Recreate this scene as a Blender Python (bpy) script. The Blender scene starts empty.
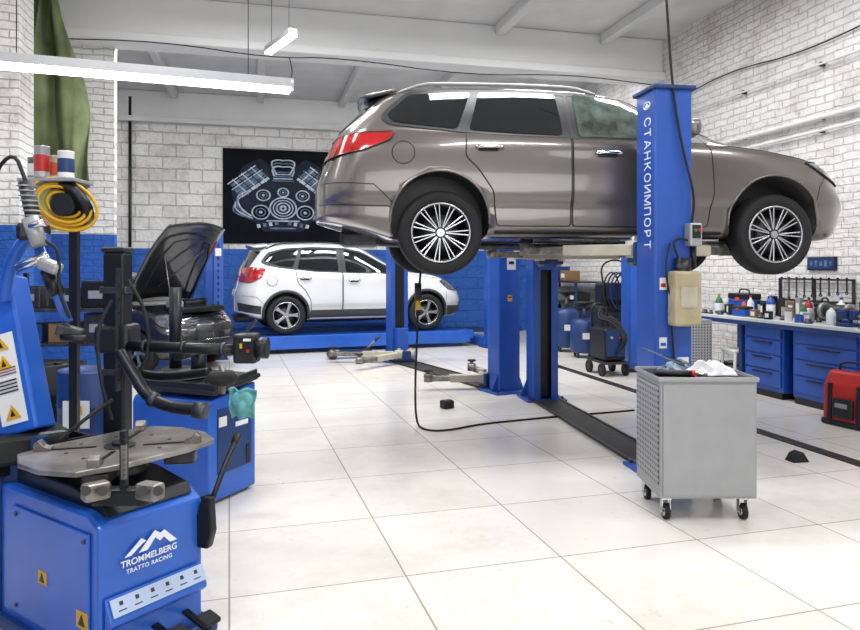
import bpy,bmesh,math,random
from mathutils import Vector,Matrix
from mathutils.bvhtree import BVHTree
random.seed(4)
YAW=math.radians(14);CS=math.cos(YAW);SN=math.sin(YAW);H=1.45
def CW(X,D,Z=0.0): return Vector((X*CS+D*SN,-X*SN+D*CS,Z))
def P(px,py,D): return CW((px-430)/700*D,D,H+(268-py)/700*D)
def PZ(px,D,Z): return CW((px-430)/700*D,D,Z)
def G(px,py): return P(px,py,1015/(py-268))
# ---------------------------------------------------------------- materials
def lin(h):
    h=h.lstrip('#');o=[]
    for i in (0,2,4):
        c=int(h[i:i+2],16)/255;o.append(c/12.92 if c<=.04045 else ((c+.055)/1.055)**2.4)
    return (*o,1)
def mat(name,col,rough=.5,metal=0,coat=0,var=.08,scale=8,bump=0,emit=0,spec=.5,dirt=None):
    m=bpy.data.materials.new(name);m.use_nodes=True;n=m.node_tree.nodes;l=m.node_tree.links
    b=n['Principled BSDF'];c=lin(col)
    b.inputs['Roughness'].default_value=rough;b.inputs['Metallic'].default_value=metal
    b.inputs['Coat Weight'].default_value=coat;b.inputs['Coat Roughness'].default_value=.05
    b.inputs['Specular IOR Level'].default_value=spec
    tc=n.new('ShaderNodeTexCoord');nz=n.new('ShaderNodeTexNoise');nz.inputs['Scale'].default_value=scale;nz.inputs['Detail'].default_value=4
    l.new(tc.outputs['Object'],nz.inputs['Vector'])
    cr=n.new('ShaderNodeValToRGB');cr.color_ramp.elements[0].position=.3;cr.color_ramp.elements[1].position=.75
    d=lin(dirt) if dirt else tuple([x*(1-var*2) for x in c[:3]]+[1])
    cr.color_ramp.elements[0].color=d;cr.color_ramp.elements[1].color=c
    l.new(nz.outputs['Fac'],cr.inputs['Fac']);l.new(cr.outputs['Color'],b.inputs['Base Color'])
    if bump:
        bp=n.new('ShaderNodeBump');bp.inputs['Strength'].default_value=bump;bp.inputs['Distance'].default_value=.01
        l.new(nz.outputs['Fac'],bp.inputs['Height']);l.new(bp.outputs['Normal'],b.inputs['Normal'])
    if emit:
        b.inputs['Emission Color'].default_value=c;b.inputs['Emission Strength'].default_value=emit
    return m
def wallmat(name,ax,bw,bh,col1,col2,mort,bandz=None,bandcol=None,msize=.008,low=None,bump=.6):
    m=bpy.data.materials.new(name);m.use_nodes=True;n=m.node_tree.nodes;l=m.node_tree.links
    b=n['Principled BSDF'];b.inputs['Roughness'].default_value=.7
    g=n.new('ShaderNodeNewGeometry');s=n.new('ShaderNodeSeparateXYZ');l.new(g.outputs['Position'],s.inputs[0])
    c=n.new('ShaderNodeCombineXYZ');l.new(s.outputs[ax],c.inputs[0]);l.new(s.outputs[2],c.inputs[1])
    wob=n.new('ShaderNodeTexNoise');wob.inputs['Scale'].default_value=5;l.new(g.outputs['Position'],wob.inputs['Vector'])
    ws=n.new('ShaderNodeVectorMath');ws.operation='SCALE';ws.inputs['Scale'].default_value=.045;l.new(wob.outputs['Color'],ws.inputs[0])
    wa=n.new('ShaderNodeVectorMath');wa.operation='ADD';l.new(c.outputs[0],wa.inputs[0]);l.new(ws.outputs[0],wa.inputs[1])
    def brick(w,h,a,bb,mo,ms):
        t=n.new('ShaderNodeTexBrick');t.inputs['Scale'].default_value=1;t.inputs['Brick Width'].default_value=w;t.inputs['Row Height'].default_value=h
        t.inputs['Mortar Size'].default_value=ms;t.inputs['Color1'].default_value=lin(a);t.inputs['Color2'].default_value=lin(bb);t.inputs['Mortar'].default_value=lin(mo)
        t.inputs['Mortar Smooth'].default_value=.5
        l.new(wa.outputs[0],t.inputs['Vector']);return t
    t=brick(bw,bh,col1,col2,mort,msize);out=t.outputs['Color']
    def stain(out,sc,lo,hi,dark,fac):
        nz=n.new('ShaderNodeTexNoise');nz.inputs['Scale'].default_value=sc;nz.inputs['Detail'].default_value=9;nz.inputs['Roughness'].default_value=.72;l.new(g.outputs['Position'],nz.inputs['Vector'])
        nr=n.new('ShaderNodeValToRGB');nr.color_ramp.elements[0].position=lo;nr.color_ramp.elements[0].color=dark;nr.color_ramp.elements[1].position=hi;nr.color_ramp.elements[1].color=(1,1,1,1)
        l.new(nz.outputs['Fac'],nr.inputs['Fac'])
        mx=n.new('ShaderNodeMix');mx.data_type='RGBA';mx.blend_type='MULTIPLY';mx.inputs[0].default_value=fac
        l.new(out,mx.inputs[6]);l.new(nr.outputs['Color'],mx.inputs[7]);return mx.outputs[2]
    out=stain(out,1.3,.34,.52,(.62,.59,.56,1),.8);out=stain(out,9,.30,.46,(.66,.64,.62,1),.8)
    if bandz:
        gt=n.new('ShaderNodeMath');gt.operation='LESS_THAN';gt.inputs[1].default_value=bandz;l.new(s.outputs[2],gt.inputs[0])
        m2=n.new('ShaderNodeMix');m2.data_type='RGBA';l.new(gt.outputs[0],m2.inputs[0]);l.new(out,m2.inputs[6])
        if low:
            t2=brick(*low);l.new(t2.outputs['Color'],m2.inputs[7])
        else: m2.inputs[7].default_value=lin(bandcol)
        out=m2.outputs[2]
    l.new(out,b.inputs['Base Color'])
    n2=n.new('ShaderNodeTexNoise');n2.inputs['Scale'].default_value=14;n2.inputs['Detail'].default_value=5;l.new(g.outputs['Position'],n2.inputs['Vector'])
    ma=n.new('ShaderNodeMath');ma.operation='MULTIPLY_ADD';ma.inputs[1].default_value=-.8;l.new(t.outputs['Fac'],ma.inputs[0]);l.new(n2.outputs['Fac'],ma.inputs[2])
    bp=n.new('ShaderNodeBump');bp.inputs['Strength'].default_value=bump;bp.inputs['Distance'].default_value=.03
    l.new(ma.outputs[0],bp.inputs['Height']);l.new(bp.outputs['Normal'],b.inputs['Normal'])
    return m
def perfmat(name,col,ax,pitch=.03):
    m=mat(name,col,.4,.3);n=m.node_tree.nodes;l=m.node_tree.links;b=n['Principled BSDF']
    tc=n.new('ShaderNodeTexCoord');s=n.new('ShaderNodeSeparateXYZ');l.new(tc.outputs['Object'],s.inputs[0])
    sq=[]
    for a in (ax,2):
        d=n.new('ShaderNodeMath');d.operation='DIVIDE';d.inputs[1].default_value=pitch;l.new(s.outputs[a],d.inputs[0])
        f=n.new('ShaderNodeMath');f.operation='FRACT';l.new(d.outputs[0],f.inputs[0])
        u=n.new('ShaderNodeMath');u.operation='SUBTRACT';u.inputs[1].default_value=.5;l.new(f.outputs[0],u.inputs[0])
        p=n.new('ShaderNodeMath');p.operation='MULTIPLY';l.new(u.outputs[0],p.inputs[0]);l.new(u.outputs[0],p.inputs[1]);sq.append(p)
    a=n.new('ShaderNodeMath');a.operation='ADD';l.new(sq[0].outputs[0],a.inputs[0]);l.new(sq[1].outputs[0],a.inputs[1])
    lt=n.new('ShaderNodeMath');lt.operation='LESS_THAN';lt.inputs[1].default_value=.075;l.new(a.outputs[0],lt.inputs[0])
    mx=n.new('ShaderNodeMix');mx.data_type='RGBA';l.new(lt.outputs[0],mx.inputs[0]);mx.inputs[6].default_value=lin(col);mx.inputs[7].default_value=lin('#3a3a3e')
    l.new(mx.outputs[2],b.inputs['Base Color']);return m
def floormat():
    m=bpy.data.materials.new('glazed_floor_tiles');m.use_nodes=True;n=m.node_tree.nodes;l=m.node_tree.links
    b=n['Principled BSDF'];g=n.new('ShaderNodeNewGeometry')
    mp=n.new('ShaderNodeMapping');mp.inputs['Rotation'].default_value=(0,0,math.radians(-2));l.new(g.outputs['Position'],mp.inputs[0])
    t=n.new('ShaderNodeTexBrick');t.offset=0;t.inputs['Scale'].default_value=1;t.inputs['Brick Width'].default_value=.8;t.inputs['Row Height'].default_value=.8
    t.inputs['Mortar Size'].default_value=.0045;t.inputs['Mortar Smooth'].default_value=.1
    t.inputs['Color1'].default_value=lin('#dcd8d1');t.inputs['Color2'].default_value=lin('#d3cfc7');t.inputs['Mortar'].default_value=lin('#a0978c')
    l.new(mp.outputs[0],t.inputs['Vector'])
    def nse(sc,lo,hi,c):
        nz=n.new('ShaderNodeTexNoise');nz.inputs['Scale'].default_value=sc;nz.inputs['Detail'].default_value=9;nz.inputs['Roughness'].default_value=.7;l.new(g.outputs['Position'],nz.inputs['Vector'])
        r=n.new('ShaderNodeValToRGB');r.color_ramp.elements[0].position=lo;r.color_ramp.elements[0].color=c;r.color_ramp.elements[1].position=hi;r.color_ramp.elements[1].color=(1,1,1,1)
        l.new(nz.outputs['Fac'],r.inputs['Fac']);return nz,r
    nz,r=nse(.7,.32,.52,(.82,.79,.75,1));nz2,r2=nse(9,.27,.39,(.6,.56,.5,1))
    mx=n.new('ShaderNodeMix');mx.data_type='RGBA';mx.blend_type='MULTIPLY';mx.inputs[0].default_value=1;l.new(t.outputs['Color'],mx.inputs[6]);l.new(r.outputs['Color'],mx.inputs[7])
    mx2=n.new('ShaderNodeMix');mx2.data_type='RGBA';mx2.blend_type='MULTIPLY';mx2.inputs[0].default_value=.6;l.new(mx.outputs[2],mx2.inputs[6]);l.new(r2.outputs['Color'],mx2.inputs[7])
    l.new(mx2.outputs[2],b.inputs['Base Color'])
    rr=n.new('ShaderNodeMapRange');rr.inputs['To Min'].default_value=.34;rr.inputs['To Max'].default_value=.08;l.new(nz.outputs['Fac'],rr.inputs['Value']);l.new(rr.outputs[0],b.inputs['Roughness'])
    bp=n.new('ShaderNodeBump');bp.inputs['Strength'].default_value=.2;bp.inputs['Distance'].default_value=.003;bp.invert=True
    l.new(t.outputs['Fac'],bp.inputs['Height']);l.new(bp.outputs['Normal'],b.inputs['Normal'])
    return m
BLUE=mat('blue_enamel','#1c50ac',.42,coat=.2,var=.1,scale=5)
BLUE2=mat('machine_blue_enamel','#1c5cc0',.38,coat=.3,var=.1,scale=5)
BLUED=mat('dark_blue_enamel','#13376f',.45,var=.15)
BLACK=mat('black_plastic','#111215',.45,var=.1)
BLACKM=mat('black_steel','#181a1d',.38,metal=.3,var=.2)
RUB=mat('black_rubber','#111214',.75,var=.15,bump=.1)
STEEL=mat('worn_steel','#a09d97',.38,metal=.7,var=.2,scale=14,dirt='#5f594f')
STEELD=mat('dark_steel','#4f5054',.42,metal=.7,var=.25,scale=20)
GALV=mat('grey_painted_metal','#9c9d9f',.38,metal=.35,var=.04)
CHROME=mat('chrome','#d4d4d4',.12,metal=1,var=.02)
ALLOY=mat('alloy_silver','#b8b9bd',.25,metal=.8,var=.03)
PLATE=mat('plate_steel','#a3a09c',.36,metal=.6,var=.2,scale=9,dirt='#6d6862')
WHITE=mat('white_plastic','#dcdcd9',.5,var=.03)
CREAM=mat('cream_paint','#b6b09f',.6,var=.12)
BEIGE=mat('beige_tank_plastic','#b0a484',.4,var=.15)
YEL=mat('yellow_plastic','#d6a310',.5,var=.1)
RED=mat('red_enamel','#ad201c',.4,var=.06)
ORANGE=mat('orange_plastic','#c85216',.5)
GREEN=mat('green_plastic','#277040',.5)
TEAL=mat('teal_cloth','#6bb0b2',.9,var=.18,scale=20,bump=.5)
CLOTH=mat('white_cloth','#e2e2e5',.95,var=.12,scale=25,bump=.6)
OLIVE=mat('olive_canvas','#78825a',.95,var=.28,scale=3,bump=.4)
GLASS=mat('tinted_glass','#0d1216',.04,spec=.6,coat=.5,var=.3,scale=2)
GLASSF=mat('glass_painted_bright_view','#5c6b63',.06,spec=.7,coat=.6,var=.48,scale=6)  # bright greenish view in the window painted into opaque glass as pale mottling
REDL=mat('red_lamp_lens','#c01015',.12,coat=1,var=.25,scale=6)
LENS=mat('clear_lamp_lens','#8a9097',.08,metal=.5,coat=1,var=.4,scale=20)
PAINT=mat('grey_beige_metallic_paint','#6d6663',.28,metal=.6,coat=1,var=.01,scale=2)
PWHITE=mat('white_car_paint','#d6d7da',.25,coat=1,var=.01)
PDARK=mat('black_car_paint','#101114',.3,coat=1,var=.02)
CLAD=mat('grey_cladding_plastic','#323336',.6)
TUBE=mat('lit_tube','#ffffff',.5,emit=8,var=0)
BOARD=mat('white_benchtop','#c8cacb',.4,var=.05)
NAVY=mat('navy_print','#0c1019',.85,var=.25,scale=3,spec=.15)
INK=mat('pale_blue_ink','#c6d3e2',.7,var=.25,scale=9,spec=.2)
INK2=mat('mid_blue_ink','#7389a6',.7,var=.35,scale=9,spec=.2)
INK3=mat('deep_blue_ink','#1d2838',.7,var=.3,scale=5,spec=.2)
LETTER=mat('pale_lettering','#dbe0e8',.6,var=.02)
PALEB=mat('pale_blue_label','#a9b9d3',.5,var=.06)
PLASTER=mat('white_plaster','#dededd',.85,var=.03,scale=2,bump=.15)
CEIL=mat('white_painted_concrete','#d2d2d0',.85,var=.08,scale=2,bump=.3)
GRATE=mat('dark_channel_steel','#3f3d39',.5,metal=.5,var=.3,scale=15)
BROWN=mat('brown_cardboard','#7f623f',.8)
# ---------------------------------------------------------------- builder
def chaik(p,n=1,closed=False):
    p=[Vector(q) for q in p]
    for _ in range(n):
        o=[];L=len(p)
        if not closed:o.append(p[0])
        for i in range(L if closed else L-1):
            a,b=p[i],p[(i+1)%L]
            o+= [a*.75+b*.25,a*.25+b*.75]
        if not closed:o.append(p[-1])
        p=o
    return p
def rnd(poly,r):
    o=[];n=len(poly)
    for i in range(n):
        a,b,c=Vector(poly[i-1][:2]),Vector(poly[i][:2]),Vector(poly[(i+1)%n][:2])
        k1=min(r,(a-b).length*.45);k2=min(r,(c-b).length*.45)
        p=b+(a-b).normalized()*k1;q=b+(c-b).normalized()*k2
        for t in (0,.33,.67,1):
            v=p*(1-t)**2+b*2*t*(1-t)+q*t*t;o.append((v.x,v.y))
    return o
class MB:
    def __init__(s): s.bm=bmesh.new();s.mats=[];s.M=Matrix.Identity(4)
    def mi(s,m):
        if m not in s.mats:s.mats.append(m)
        return s.mats.index(m)
    def add(s,tb,m,M=None,smooth=None):
        i=s.mi(m)
        for f in tb.faces:
            f.material_index=i
            if smooth is not None:f.smooth=smooth
        tb.transform(s.M@M if M else s.M)
        me=bpy.data.meshes.new('t');tb.to_mesh(me);s.bm.from_mesh(me);bpy.data.meshes.remove(me);tb.free();return s
    def box(s,c,d,m,rot=(0,0,0),bev=0,M=None,seg=2):
        tb=bmesh.new();bmesh.ops.create_cube(tb,size=1)
        bmesh.ops.scale(tb,vec=d,verts=tb.verts)
        if bev:bmesh.ops.bevel(tb,geom=tb.edges[:],offset=min(bev,min(d)*.45),segments=seg,affect='EDGES',profile=.5)
        R=Matrix.Rotation(rot[2],4,'Z')@Matrix.Rotation(rot[1],4,'Y')@Matrix.Rotation(rot[0],4,'X')
        T=Matrix.Translation(c)@R
        return s.add(tb,m,(M@T) if M else T,False)
    def beam(s,a,b,w,h,m,bev=0,up=(0,0,1)):
        a=Vector(a);b=Vector(b);d=b-a;x=d.normalized();u=Vector(up);y=u.cross(x)
        if y.length<1e-4:y=Vector((0,1,0)).cross(x)
        y.normalize();z=x.cross(y)
        M=Matrix((( x.x,y.x,z.x,(a.x+b.x)/2),(x.y,y.y,z.y,(a.y+b.y)/2),(x.z,y.z,z.z,(a.z+b.z)/2),(0,0,0,1)))
        return s.box((0,0,0),(d.length,w,h),m,bev=bev,M=M)
    def cyl(s,a,b,r,m,r2=None,seg=20,caps=True):
        a=Vector(a);b=Vector(b);d=b-a;tb=bmesh.new()
        bmesh.ops.create_cone(tb,cap_ends=caps,segments=seg,radius1=r,radius2=r if r2 is None else r2,depth=d.length)
        for f in tb.faces:f.smooth=len(f.verts)==4
        q=Vector((0,0,1)).rotation_difference(d.normalized()).to_matrix().to_4x4()
        return s.add(tb,m,Matrix.Translation((a+b)/2)@q)
    def sph(s,c,r,m,sc=(1,1,1),seg=16):
        tb=bmesh.new();bmesh.ops.create_uvsphere(tb,u_segments=seg,v_segments=max(6,seg//2),radius=r)
        bmesh.ops.scale(tb,vec=sc,verts=tb.verts);return s.add(tb,m,Matrix.Translation(c),True)
    def tube(s,pts,r,m,seg=8,closed=False,sm=0):
        pts=[Vector(p) for p in pts]
        if sm:pts=chaik(pts,sm,closed)
        q=[pts[0]]
        for p in pts[1:]:
            if (p-q[-1]).length>1e-5:q.append(p)
        pts=q
        if closed and (pts[0]-pts[-1]).length<1e-5:pts.pop()
        n=len(pts);tb=bmesh.new();rings=[];N=None
        for i in range(n):
            if closed:t=(pts[(i+1)%n]-pts[i-1]).normalized()
            else:t=(pts[min(i+1,n-1)]-pts[max(i-1,0)]).normalized()
            if N is None:
                N=t.orthogonal().normalized()
            else:
                N=(N-t*N.dot(t));N=N.normalized() if N.length>1e-6 else t.orthogonal().normalized()
            B=t.cross(N)
            rings.append([tb.verts.new(pts[i]+(N*math.cos(k*2*math.pi/seg)+B*math.sin(k*2*math.pi/seg))*r) for k in range(seg)])
        for i in range(n if closed else n-1):
            a,b=rings[i],rings[(i+1)%n]
            for k in range(seg):tb.faces.new((a[k],a[(k+1)%seg],b[(k+1)%seg],b[k])).smooth=True
        if not closed:
            tb.faces.new(rings[0][::-1]);tb.faces.new(rings[-1])
        return s.add(tb,m)
    def lathe(s,prof,m,M=None,seg=32,axis='Z',smooth=True,closed=False):
        tb=bmesh.new();R=[]
        for (r,h) in prof:
            ring=[]
            for k in range(seg):
                a=2*math.pi*k/seg;x,y=r*math.cos(a),r*math.sin(a)
                ring.append(tb.verts.new((x,y,h) if axis=='Z' else (x,h,y)))
            R.append(ring)
        L=len(R)
        for i in range(L if closed else L-1):
            a,b=R[i],R[(i+1)%L]
            for k in range(seg):
                tb.faces.new((a[k],a[(k+1)%seg],b[(k+1)%seg],b[k]))
        if not closed:
            if prof[0][0]>1e-4:tb.faces.new(R[0][::-1])
            if prof[-1][0]>1e-4:tb.faces.new(R[-1])
        bmesh.ops.remove_doubles(tb,verts=tb.verts,dist=1e-5);bmesh.ops.recalc_face_normals(tb,faces=tb.faces)
        for f in tb.faces:f.smooth=smooth and len(f.verts)<=4
        return s.add(tb,m,M)
    def prism(s,pts,y0,y1,m,M=None,bev=0,plane='XZ'):
        tb=bmesh.new()
        if plane=='XZ':v=[tb.verts.new((p[0],y0,p[1])) for p in pts];e=Vector((0,y1-y0,0))
        elif plane=='XY':v=[tb.verts.new((p[0],p[1],y0)) for p in pts];e=Vector((0,0,y1-y0))
        else:v=[tb.verts.new((y0,p[0],p[1])) for p in pts];e=Vector((y1-y0,0,0))
        f=tb.faces.new(v);r=bmesh.ops.extrude_face_region(tb,geom=[f])
        bmesh.ops.translate(tb,vec=e,verts=[g for g in r['geom'] if isinstance(g,bmesh.types.BMVert)])
        bmesh.ops.recalc_face_normals(tb,faces=tb.faces)
        if bev:bmesh.ops.bevel(tb,geom=tb.edges[:],offset=bev,segments=2,affect='EDGES',profile=.5)
        return s.add(tb,m,M,False)
    def grid(s,fn,nu,nv,m,thick=0):
        tb=bmesh.new();V=[[tb.verts.new(fn(i/nu,j/nv)) for j in range(nv+1)] for i in range(nu+1)]
        for i in range(nu):
            for j in range(nv):tb.faces.new((V[i][j],V[i+1][j],V[i+1][j+1],V[i][j+1]))
        if thick:
            bmesh.ops.recalc_face_normals(tb,faces=tb.faces)
            bmesh.ops.solidify(tb,geom=tb.faces[:],thickness=thick)
        return s.add(tb,m,None,True)
    def obj(s,name,parent=None,label=None,world=False):
        if world and parent is not None:
            q=parent
            while q.name not in TM:q=q.parent
            s.bm.transform(TM[q.name].inverted())
        me=bpy.data.meshes.new(name);s.bm.to_mesh(me);s.bm.free()
        for m in s.mats:me.materials.append(m)
        o=bpy.data.objects.new(name,me);bpy.context.collection.objects.link(o)
        if parent:o.parent=parent
        if label:o['label']=label
        return o
TM={}
def thing(name,label,cat,loc=(0,0,0),rz=0,group=None,rot=None):
    o=bpy.data.objects.new(name,None);o.empty_display_size=.1;bpy.context.collection.objects.link(o)
    o.location=loc;o.rotation_euler=rot if rot else (0,0,rz);o['label']=label;o['category']=cat
    if group:o['group']=group
    TM[o.name]=Matrix.Translation(loc)@(o.rotation_euler.to_matrix().to_4x4());return o
def single(mb,name,label,cat,loc=(0,0,0),rz=0,group=None):
    o=mb.obj(name);o.location=loc;o.rotation_euler=(0,0,rz);o['label']=label;o['category']=cat
    if group:o['group']=group
    TM[o.name]=Matrix.Translation(loc)@Matrix.Rotation(rz,4,'Z');return o
def sworld(mb,name,label,cat,loc,group=None):
    mb.bm.transform(Matrix.Translation(-Vector(loc)));return single(mb,name,label,cat,loc,0,group)
def struct(mb,name):
    o=mb.obj(name);o['kind']='structure';return o
def tmesh(s,size,ext,space,fat):
    c=bpy.data.curves.new('txt','FONT');c.body=s;c.size=size;c.extrude=ext;c.align_x='CENTER';c.align_y='CENTER';c.space_character=space;c.offset=size*fat
    t=bpy.data.objects.new('txt_t',c);bpy.context.collection.objects.link(t);bpy.context.view_layer.update()
    me=bpy.data.meshes.new_from_object(t.evaluated_get(bpy.context.evaluated_depsgraph_get()))
    bpy.data.objects.remove(t);return me
def text(s,size,m,name,parent,M,ext=.001,space=1,fat=.012,pitch=0):
    bm=bmesh.new()
    if pitch:
        for i,ch in enumerate(s):
            me=tmesh(ch,size,ext,1,fat);xs=[v.co.x for v in me.vertices];cx=(min(xs)+max(xs))/2
            me.transform(Matrix.Translation(((i-(len(s)-1)/2)*pitch-cx,0,0)));bm.from_mesh(me)
    else:bm.from_mesh(tmesh(s,size,ext,space,fat))
    bm.transform(M);me=bpy.data.meshes.new(name);bm.to_mesh(me);bm.free();me.materials.append(m)
    for p in me.polygons:p.material_index=0
    o=bpy.data.objects.new(name,me);bpy.context.collection.objects.link(o);o.parent=parent;return o
def face_m(pos,right,up):
    r=Vector(right).normalized();u=Vector(up).normalized();n=r.cross(u)
    return Matrix(((r.x,u.x,n.x,pos[0]),(r.y,u.y,n.y,pos[1]),(r.z,u.z,n.z,pos[2]),(0,0,0,1)))
# ---------------------------------------------------------------- room
UL,UL2,UR,VB,VF,ZC=-2.7,-4.8,6.25,15.2,-3.0,5.05
mb=MB();mb.box(((UL2+UR)/2,(VB+VF)/2,-.05),(UR-UL2+.6,VB-VF+.6,.1),floormat());struct(mb,'floor')
mb=MB();mb.box(((UL2+UR)/2,(VB+VF)/2,ZC+.05),(UR-UL2+.6,VB-VF+.6,.1),CEIL);struct(mb,'ceiling')
BW='#1f55a6'
W1=wallmat('painted_block_wall',0,.52,.25,'#dad9d6','#cfcecb','#b7b5b1',1.85,BW,.014,bump=.9)
W2=wallmat('painted_brick_side_wall',1,.26,.088,'#dddcda','#d5d4d1','#c0bdb9',1.9,BW,.008)
W3=wallmat('painted_brick_tiled_wall',1,.26,.088,'#d9d8d6','#d1d0cd','#bfbcb8',1.95,None,.008,low=(.2,.1,'#dcdad6','#d2cfcb','#9d9691',.006),bump=.8)
W4=wallmat('painted_brick_pillar',0,.26,.088,'#dddcda','#d5d4d1','#b7b4af',1.9,BW,.008,bump=.8)
def wall(c,d,m,n):
    mb=MB();mb.box(c,d,m);return struct(mb,n)
wall(((UL2+UR)/2,VB+.1,ZC/2),(UR-UL2+.4,.2,ZC),W1,'wall_back')
wall((UL-.1,(10.35+VF)/2,ZC/2),(.2,10.35-VF,ZC),W2,'wall_left')
wall(((UL2+UL)/2-.1,10.25,ZC/2),(UL-UL2,.2,ZC),W4,'wall_return')
wall((UL2-.1,(VB+10.15)/2,ZC/2),(.2,VB-10.15,ZC),W2,'wall_recess')
wall((UR+.1,(VB+VF)/2,ZC/2),(.2,VB-VF,ZC),W3,'wall_right')
wall(((UL+UR)/2,VF-.1,ZC/2),(UR-UL+.4,.2,ZC),PLASTER,'wall_front')
mb=MB();mb.box(((UL2+UR)/2,VB-.04,4.76),(UR-UL2,.08,.56),PLASTER);mb.box(((UL2+UR)/2,VB-.1,4.45),(UR-UL2,.2,.1),CEIL);struct(mb,'trim_1')
mb=MB();mb.box(((UL+UR)/2,10.0,4.75),(UR-UL,.34,.6),PLASTER,bev=.02);mb.box(((UL+UR)/2,10.0,4.47),(UR-UL,.46,.12),PLASTER,bev=.02);struct(mb,'trim_2')
wall((-2.27,10.24,ZC/2),(.86,.2,ZC),W4,'trim_3')
wall((-2.55,8.4,ZC/2),(.3,.5,ZC),W4,'trim_4')
k=5
for u in (-1.6,.1,1.8,3.5,5.2):
    mb=MB();mb.box((u,12.7,4.97),(.14,4.7,.16),CEIL,bev=.02);struct(mb,'trim_%d'%k);k+=1
    if u>2:
        mb=MB();mb.box((u,5.9,4.97),(.14,7.8,.16),CEIL,bev=.02);struct(mb,'trim_%d'%k);k+=1
mb=MB();mb.box((1.7,VB-.015,.06),(8.5,.03,.12),BLUED);struct(mb,'baseboard_back')
# ---------------------------------------------------------------- car
def itp(tab):
    xs=[t[0] for t in tab];ys=[t[1] for t in tab];n=len(xs)
    d=[(ys[i+1]-ys[i])/(xs[i+1]-xs[i]) for i in range(n-1)]
    m=[d[0]]+[0 if d[i-1]*d[i]<=0 else 2*d[i-1]*d[i]/(d[i-1]+d[i]) for i in range(1,n-1)]+[d[-1]]
    def f(x):
        if x<=xs[0]:return ys[0]
        if x>=xs[-1]:return ys[-1]
        i=0
        while x>xs[i+1]:i+=1
        h=xs[i+1]-xs[i];t=(x-xs[i])/h
        return (1+2*t)*(1-t)**2*ys[i]+t*(1-t)**2*h*m[i]+t*t*(3-2*t)*ys[i+1]+t*t*(t-1)*h*m[i+1]
    return f
def sstep(t):
    t=max(0,min(1,t));return t*t*(3-2*t)
def wheel(car,x,y,z,R,Rr,w,n,side,style):
    mb=MB();T=Matrix.Translation((x,y,z));hw=w/2
    mb.lathe([(Rr,-hw*.9),(Rr+.03,-hw),(R*.9,-hw*1.02),(R*.975,-hw*.85),(R,-hw*.6),(R,hw*.6),(R*.975,hw*.85),(R*.9,hw*1.02),(Rr+.03,hw),(Rr,hw*.9)],RUB,T,48,'Y',closed=True)
    t=mb.obj('wheel',car)
    mb=MB();s=side
    mb.lathe([(Rr+.004,-hw*.9),(Rr+.004,hw*.9),(Rr-.02,hw*.85),(Rr-.03,0),(Rr-.02,-hw*.85)],BLACKM,T,48,'Y',closed=True)
    yl=s*hw*.90
    mb.lathe([(Rr-.010,yl-.008),(Rr+.004,yl-.008),(Rr+.004,yl+.006),(Rr-.004,yl+.008)],ALLOY,T,48,'Y',closed=True)
    mb.lathe([(.001,-.01),(Rr-.022,-.01),(Rr-.022,.01),(.001,.01)],BLACK,T,32,'Y')
    mb.lathe([(.05,.0),(Rr*.62,.0),(Rr*.62,.03),(.05,.03)],STEELD,T@Matrix.Translation((0,s*.012 if s>0 else -.042,0)),32,'Y')
    yo=s*hw*.72;C0=Vector((x,y,z))
    for i in range(n):
        a=2*math.pi*i/n
        if style==5:
            pts=[(.03,-.022),(Rr*.6,-.022),(Rr-.012,-.04),(Rr-.012,.04),(Rr*.6,.022),(.03,.022)]
            mb.prism(pts,yo-.012,yo+.012,ALLOY,T@Matrix.Rotation(-a,4,'Y'),bev=.003)
        else:
            for o in (-.085,.085):
                b=a+o;a0=Vector((math.cos(a+o*.9)*.04,yo*.92,math.sin(a+o*.9)*.04));a1=Vector((math.cos(b)*(Rr-.008),yo*1.14,math.sin(b)*(Rr-.008)))
                mb.beam(C0+a0,C0+a1,.0105,.016,ALLOY,bev=.003,up=(0,1,0))
    mb.cyl((x,y+yo*.6,z),(x,y+yo*1.02,z),.052,ALLOY if style==5 else BLACKM,.048);mb.cyl((x,y+yo*1.02,z),(x,y+yo*1.08,z),.03,ALLOY)
    for i in range(5):
        a=2*math.pi*i/5+.3
        mb.cyl((x+.04*math.cos(a),y+yo*.95,z+.04*math.sin(a)),(x+.04*math.cos(a),y+yo*1.06,z+.04*math.sin(a)),.006,STEELD,seg=6)
    mb.obj('wheel_rim',t,'black and silver multi-spoke alloy rim' if style==2 else 'silver five-spoke alloy rim')
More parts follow.
